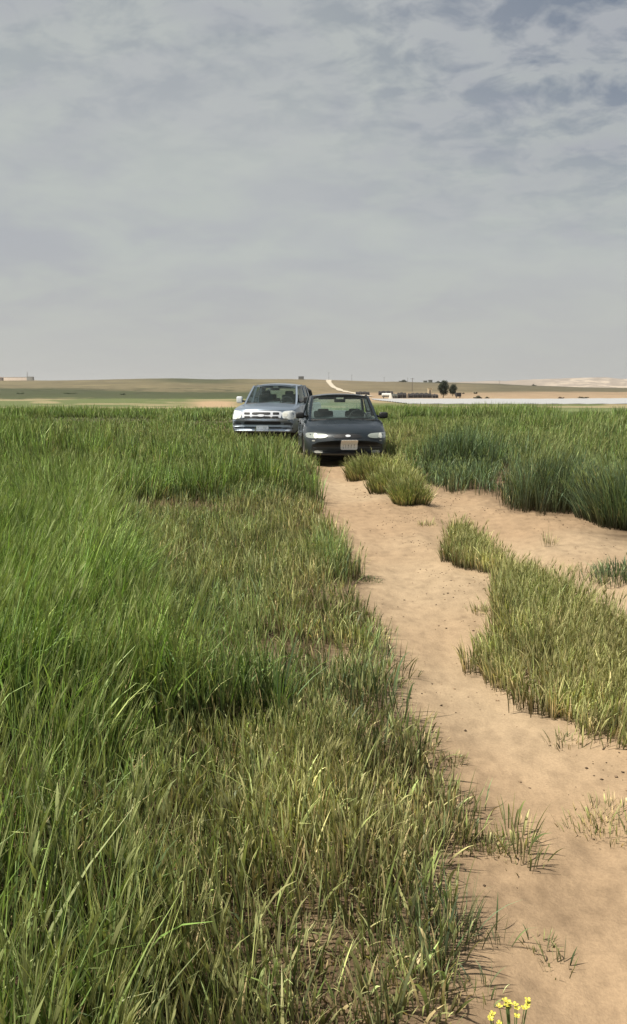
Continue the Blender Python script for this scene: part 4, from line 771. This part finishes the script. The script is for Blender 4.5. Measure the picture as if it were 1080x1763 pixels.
# the long pale sheeting beyond the right field
def sheeting():
    ps = simple('white_plastic_film', (0.35, 0.355, 0.35), .5, var=.08, scale=.4, bump=.3); n = 60; rows_ = 26; V = []
    for i in range(rows_ * 4 + 1):
        d = 122 + (200 - 122) * i / (rows_ * 4)
        xl = (np.interp(d, [122, 150, 185, 207], [700, 672, 642, 636]) - 540) / F * d; xr = (1500 - 540) / F * d
        for j in range(n + 1):
            x = xl + (xr - xl) * j / n; V.append((x, d, float(H(x, d, False)) + .06 + .08 * abs(math.sin(i * math.pi / 4)) + .03 * math.sin(j * 2.1 + i)))
    Fc = [[i * (n + 1) + j, i * (n + 1) + j + 1, (i + 1) * (n + 1) + j + 1, (i + 1) * (n + 1) + j] for i in range(rows_ * 4) for j in range(n)]
    o = MB().add(V, Fc).build('plastic_sheeting', ps); tag(o, 'long white plastic sheeting covering the rows beyond the right barley field', 'plastic sheeting')
sheeting()
# trees
leafm = col_mat('leaf', .6, .2)
bark = simple('bark', (0.10, 0.08, 0.06), .9, bump=.4)
def tree(px, ytop, wpx, d, label, seed, cat='tree', dark=1.0, trunk=.16, nleaf=5200, group=None):
    x, y, z = far_at(px, d); h = top_z(ytop, d) - z; w = wpx / F * d; t = empty('tree', (x, y, z)); tag(t, label, cat, group); rnd = np.random.RandomState(seed); b = MB()
    r0 = .05 * h * .6; b.tube([(0, 0, -.1), (.02 * h, 0, h * .3), (0, .02 * h, h * .62), (.02 * h, 0, h * .9)], [r0, r0 * .8, r0 * .5, r0 * .15], 8); cl = []
    for k in range(9):
        a = k * 2.4; zz = h * (.22 + .6 * k / 9); rr = w * .5 * (.75 if 2 < k < 7 else .5) * rnd.uniform(.7, 1.05); e = Vector((math.cos(a) * rr, math.sin(a) * rr, zz + h * .10)); b.tube([(0, 0, zz - h * .06), tuple((Vector((0, 0, zz)) + e) / 2), tuple(e)], [r0 * .35, r0 * .25, r0 * .08], 5); cl.append((e, w * rnd.uniform(.20, .30)))
    cl.append((Vector((0, 0, h * .88)), w * .22)); cl.append((Vector((0, 0, h * .6)), w * .36)); cl.append((Vector((0, 0, h * .36)), w * .33)); b.build('trunk', bark, t)
    N = nleaf; ci = rnd.randint(0, len(cl), N); cen = np.array([[*c[0]] for c in cl])[ci]; rad = np.array([c[1] for c in cl])[ci]; q = rnd.normal(size=(N, 3)); q /= np.linalg.norm(q, axis=1)[:, None]; P = cen + q * (rad * rnd.rand(N) ** .45)[:, None] * [1, 1, 1.15]
    s = h * .028 * (0.6 + .8 * rnd.rand(N)); a = rnd.normal(size=(N, 3)); a /= np.linalg.norm(a, axis=1)[:, None]; bb = np.cross(a, q); V = np.stack([P - a * s[:, None], P + bb * s[:, None] * .6, P + a * s[:, None], P - bb * s[:, None] * .6], 1).reshape(-1, 3)
    Fq = np.arange(N * 4).reshape(-1, 4); c = np.array([0.022, 0.032, 0.016]) * dark * (0.6 + .9 * rnd.rand(N, 1)); np_mesh('crown', V, Fq, leafm, np.repeat(c, 4, axis=0), parent=t)
tree(761, 655.5, 19, 226, 'taller dark tree at the right end of the black tents', 1); tree(777, 661.8, 15, 260, 'smaller dark tree just right of the taller one', 2)
# poles along the far hill
def pole(px, ytop, d, label):
    x, y, z = far_at(px, d); h = top_z(ytop, d) - z; t = empty('utility_pole', (x, y, z)); tag(t, label, 'utility pole', 'utility poles on the hill'); MB().tube([(0, 0, -.2), (0, 0, h)], [.16, .10], 6).build('mast', pole_m, t); MB().box((0, 0, h - .5), (2.0, .14, .14)).build('cross_arm', pole_m, t)
for px, yt, d, lb in ((605, 645, 850, 'utility pole on the ridge right of the dirt road'), (566, 641, 890, 'utility pole where the dirt road tops the ridge'), (708, 650.5, 420, 'thin tall pole standing behind the camp'), (700, 650, 880, 'distant pole on the ridge left of the ridge houses'), (660, 649, 870, 'distant pole on the ridge above the camp'), (856, 655, 900, 'short distant pole on the right part of the ridge')): pole(px, yt, d, lb)
def house(px, wpx, ytop, d, label, wallc=(0.34, 0.31, 0.27), base=None, dep=6, nwin=3):
    x, y, z = far_at(px, d); h = max(top_z(ytop, d) - z, 1.5); w = wpx / F * d; t = empty('house', (x, y, z)); tag(t, label, 'house'); wm = simple('house_wall', wallc, .9, scale=.5)
    MB().box((0, 0, h / 2 - .3), (w, dep, h + .4), .03).build('wall', wm, t); MB().box((0, 0, h + .05), (w + .3, dep + .3, .25), .02).build('roof', wm, t)
    for k in range(nwin): MB().box((-w / 2 + w * (k + .5) / nwin, -dep / 2 - .01, h * .55), (min(1.1, w / nwin * .4), .06, h * .25)).build('window', tent, t)
house(519, 9, 648.3, 885, 'small grey house on the ridge above the pickup', (0.16, 0.16, 0.15))
house(730, 6, 655.4, 895, 'left small grey house on the ridge above the trees', (0.17, 0.18, 0.16), nwin=2)
house(738.5, 6, 654.2, 895, 'taller right small grey house on the ridge above the trees', (0.15, 0.16, 0.14), nwin=2)
house(30, 50, 649.6, 1180, 'long low pale building on the far left ridge', (0.85, 0.70, 0.58), nwin=0)
house(8, 8, 650.5, 1150, 'small brown shed in front of the long pale building', (0.26, 0.20, 0.16), nwin=0)
house(59, 10, 648.8, 1150, 'grey shed at the foot of the mast on the far left', (0.30, 0.29, 0.26), nwin=0)
x, y, z = far_at(54, 1150); h = top_z(640, 1150) - z
t = empty('mast', (x, y, z)); tag(t, 'thin lattice mast on the far left ridge', 'mast'); b = MB()
for s in ((-.5, -.5), (.5, -.5), (.5, .5), (-.5, .5)): b.tube([(s[0], s[1], 0), (s[0] * .3, s[1] * .3, h)], .12, 4)
b.build('frame', M['rim'], t)
b = MB()
for k in range(8):
    zz = h * k / 8; f = 1 - .7 * k / 8; b.tube([(-.5 * f, -.5 * f, zz), (.5 * f, -.5 * f, zz + h / 8)], .07, 4)
b.build('brace', M['rim'], t)
# distant scrub, mounds and parked vehicles at the right
def scrub(px, wpx, hpx, d, label, seed, c=(0.06, 0.06, 0.035), group=None):
    x, y, z = far_at(px, d); w = wpx / F * d; h = hpx / F * d; rnd = np.random.RandomState(seed); N = 500; q = rnd.normal(size=(N, 3)); q /= np.linalg.norm(q, axis=1)[:, None]; P = q * (rnd.rand(N, 1) ** .4) * [w / 2, w / 3, h * .5] + [0, 0, h * .45]; P[:, 2] *= (0.75 + .35 * np.sin(P[:, 0] / w * 9 + seed))
    s = h * .16 * (.6 + .8 * rnd.rand(N)); a = rnd.normal(size=(N, 3)); a /= np.linalg.norm(a, axis=1)[:, None]; bb = np.cross(a, q); V = np.stack([P - a * s[:, None], P + bb * s[:, None], P + a * s[:, None], P - bb * s[:, None]], 1).reshape(-1, 3); cc = np.array(c) * (0.6 + .8 * rnd.rand(N, 1))
    o = np_mesh('bush', V, np.arange(N * 4).reshape(-1, 4), leafm, np.repeat(cc, 4, axis=0)); o.location = (x, y, z); tag(o, label, 'bush', group)
scrub(820, 16, 5, 216, 'dark low bush at the far edge of the white sheeting, right of the trailer', 1)
scrub(836, 9, 3, 218, 'smaller low bush just right of the dark low bush', 2)
scrub(962, 12, 3, 218, 'low reddish bush near the far edge of the sheeting, at right', 3, (.12, .08, .05))
scrub(1000, 20, 3.4, 219, 'rightmost dark bush beyond the white sheeting', 4)
scrub(816, 7, 3.5, 320, 'small dark shrub on the tan slope right of the trees', 5)
scrub(795, 5, 2.5, 330, 'tiny shrub on the tan slope beside the trees', 6)
scrub(692, 16, 4, 890, 'dark shrubs on the ridge left of the ridge houses', 7, (.05, .06, .04))
scrub(752, 12, 3, 890, 'dark shrubs on the ridge right of the ridge houses', 8, (.05, .06, .04))
scrub(915, 9, 3.4, 880, 'dark bump of shrubs on the far right ridge line', 9, (.08, .08, .06))
scrub(125, 26, 2.6, 330, 'dark shrub line across the left green belt, right one', 10, (.05, .07, .03)); scrub(40, 16, 2.6, 320, 'dark shrub line across the left green belt, left one', 11, (.05, .07, .03)); scrub(215, 10, 3, 300, 'single dark shrub in the belt left of the pickup', 12, (.05, .07, .03))

# ------------------------------------------------------------------ haze
hz = MB().box((0, 0, 14), (10900, 10900, 116)).build('haze', None, None, False); tag(hz, 'thin dusty haze over the far hills', 'haze', kind='stuff')
hm_, n, l, p = new_mat('haze_air'); n.remove(p); pv = n.new('ShaderNodeVolumePrincipled'); pv.inputs['Density'].default_value = 0.00010; pv.inputs['Color'].default_value = (0.93, 0.94, 0.95, 1); pv.inputs['Anisotropy'].default_value = 0.3
l.new(pv.outputs[0], n['Material Output'].inputs['Volume']); hz.data.materials.append(hm_)
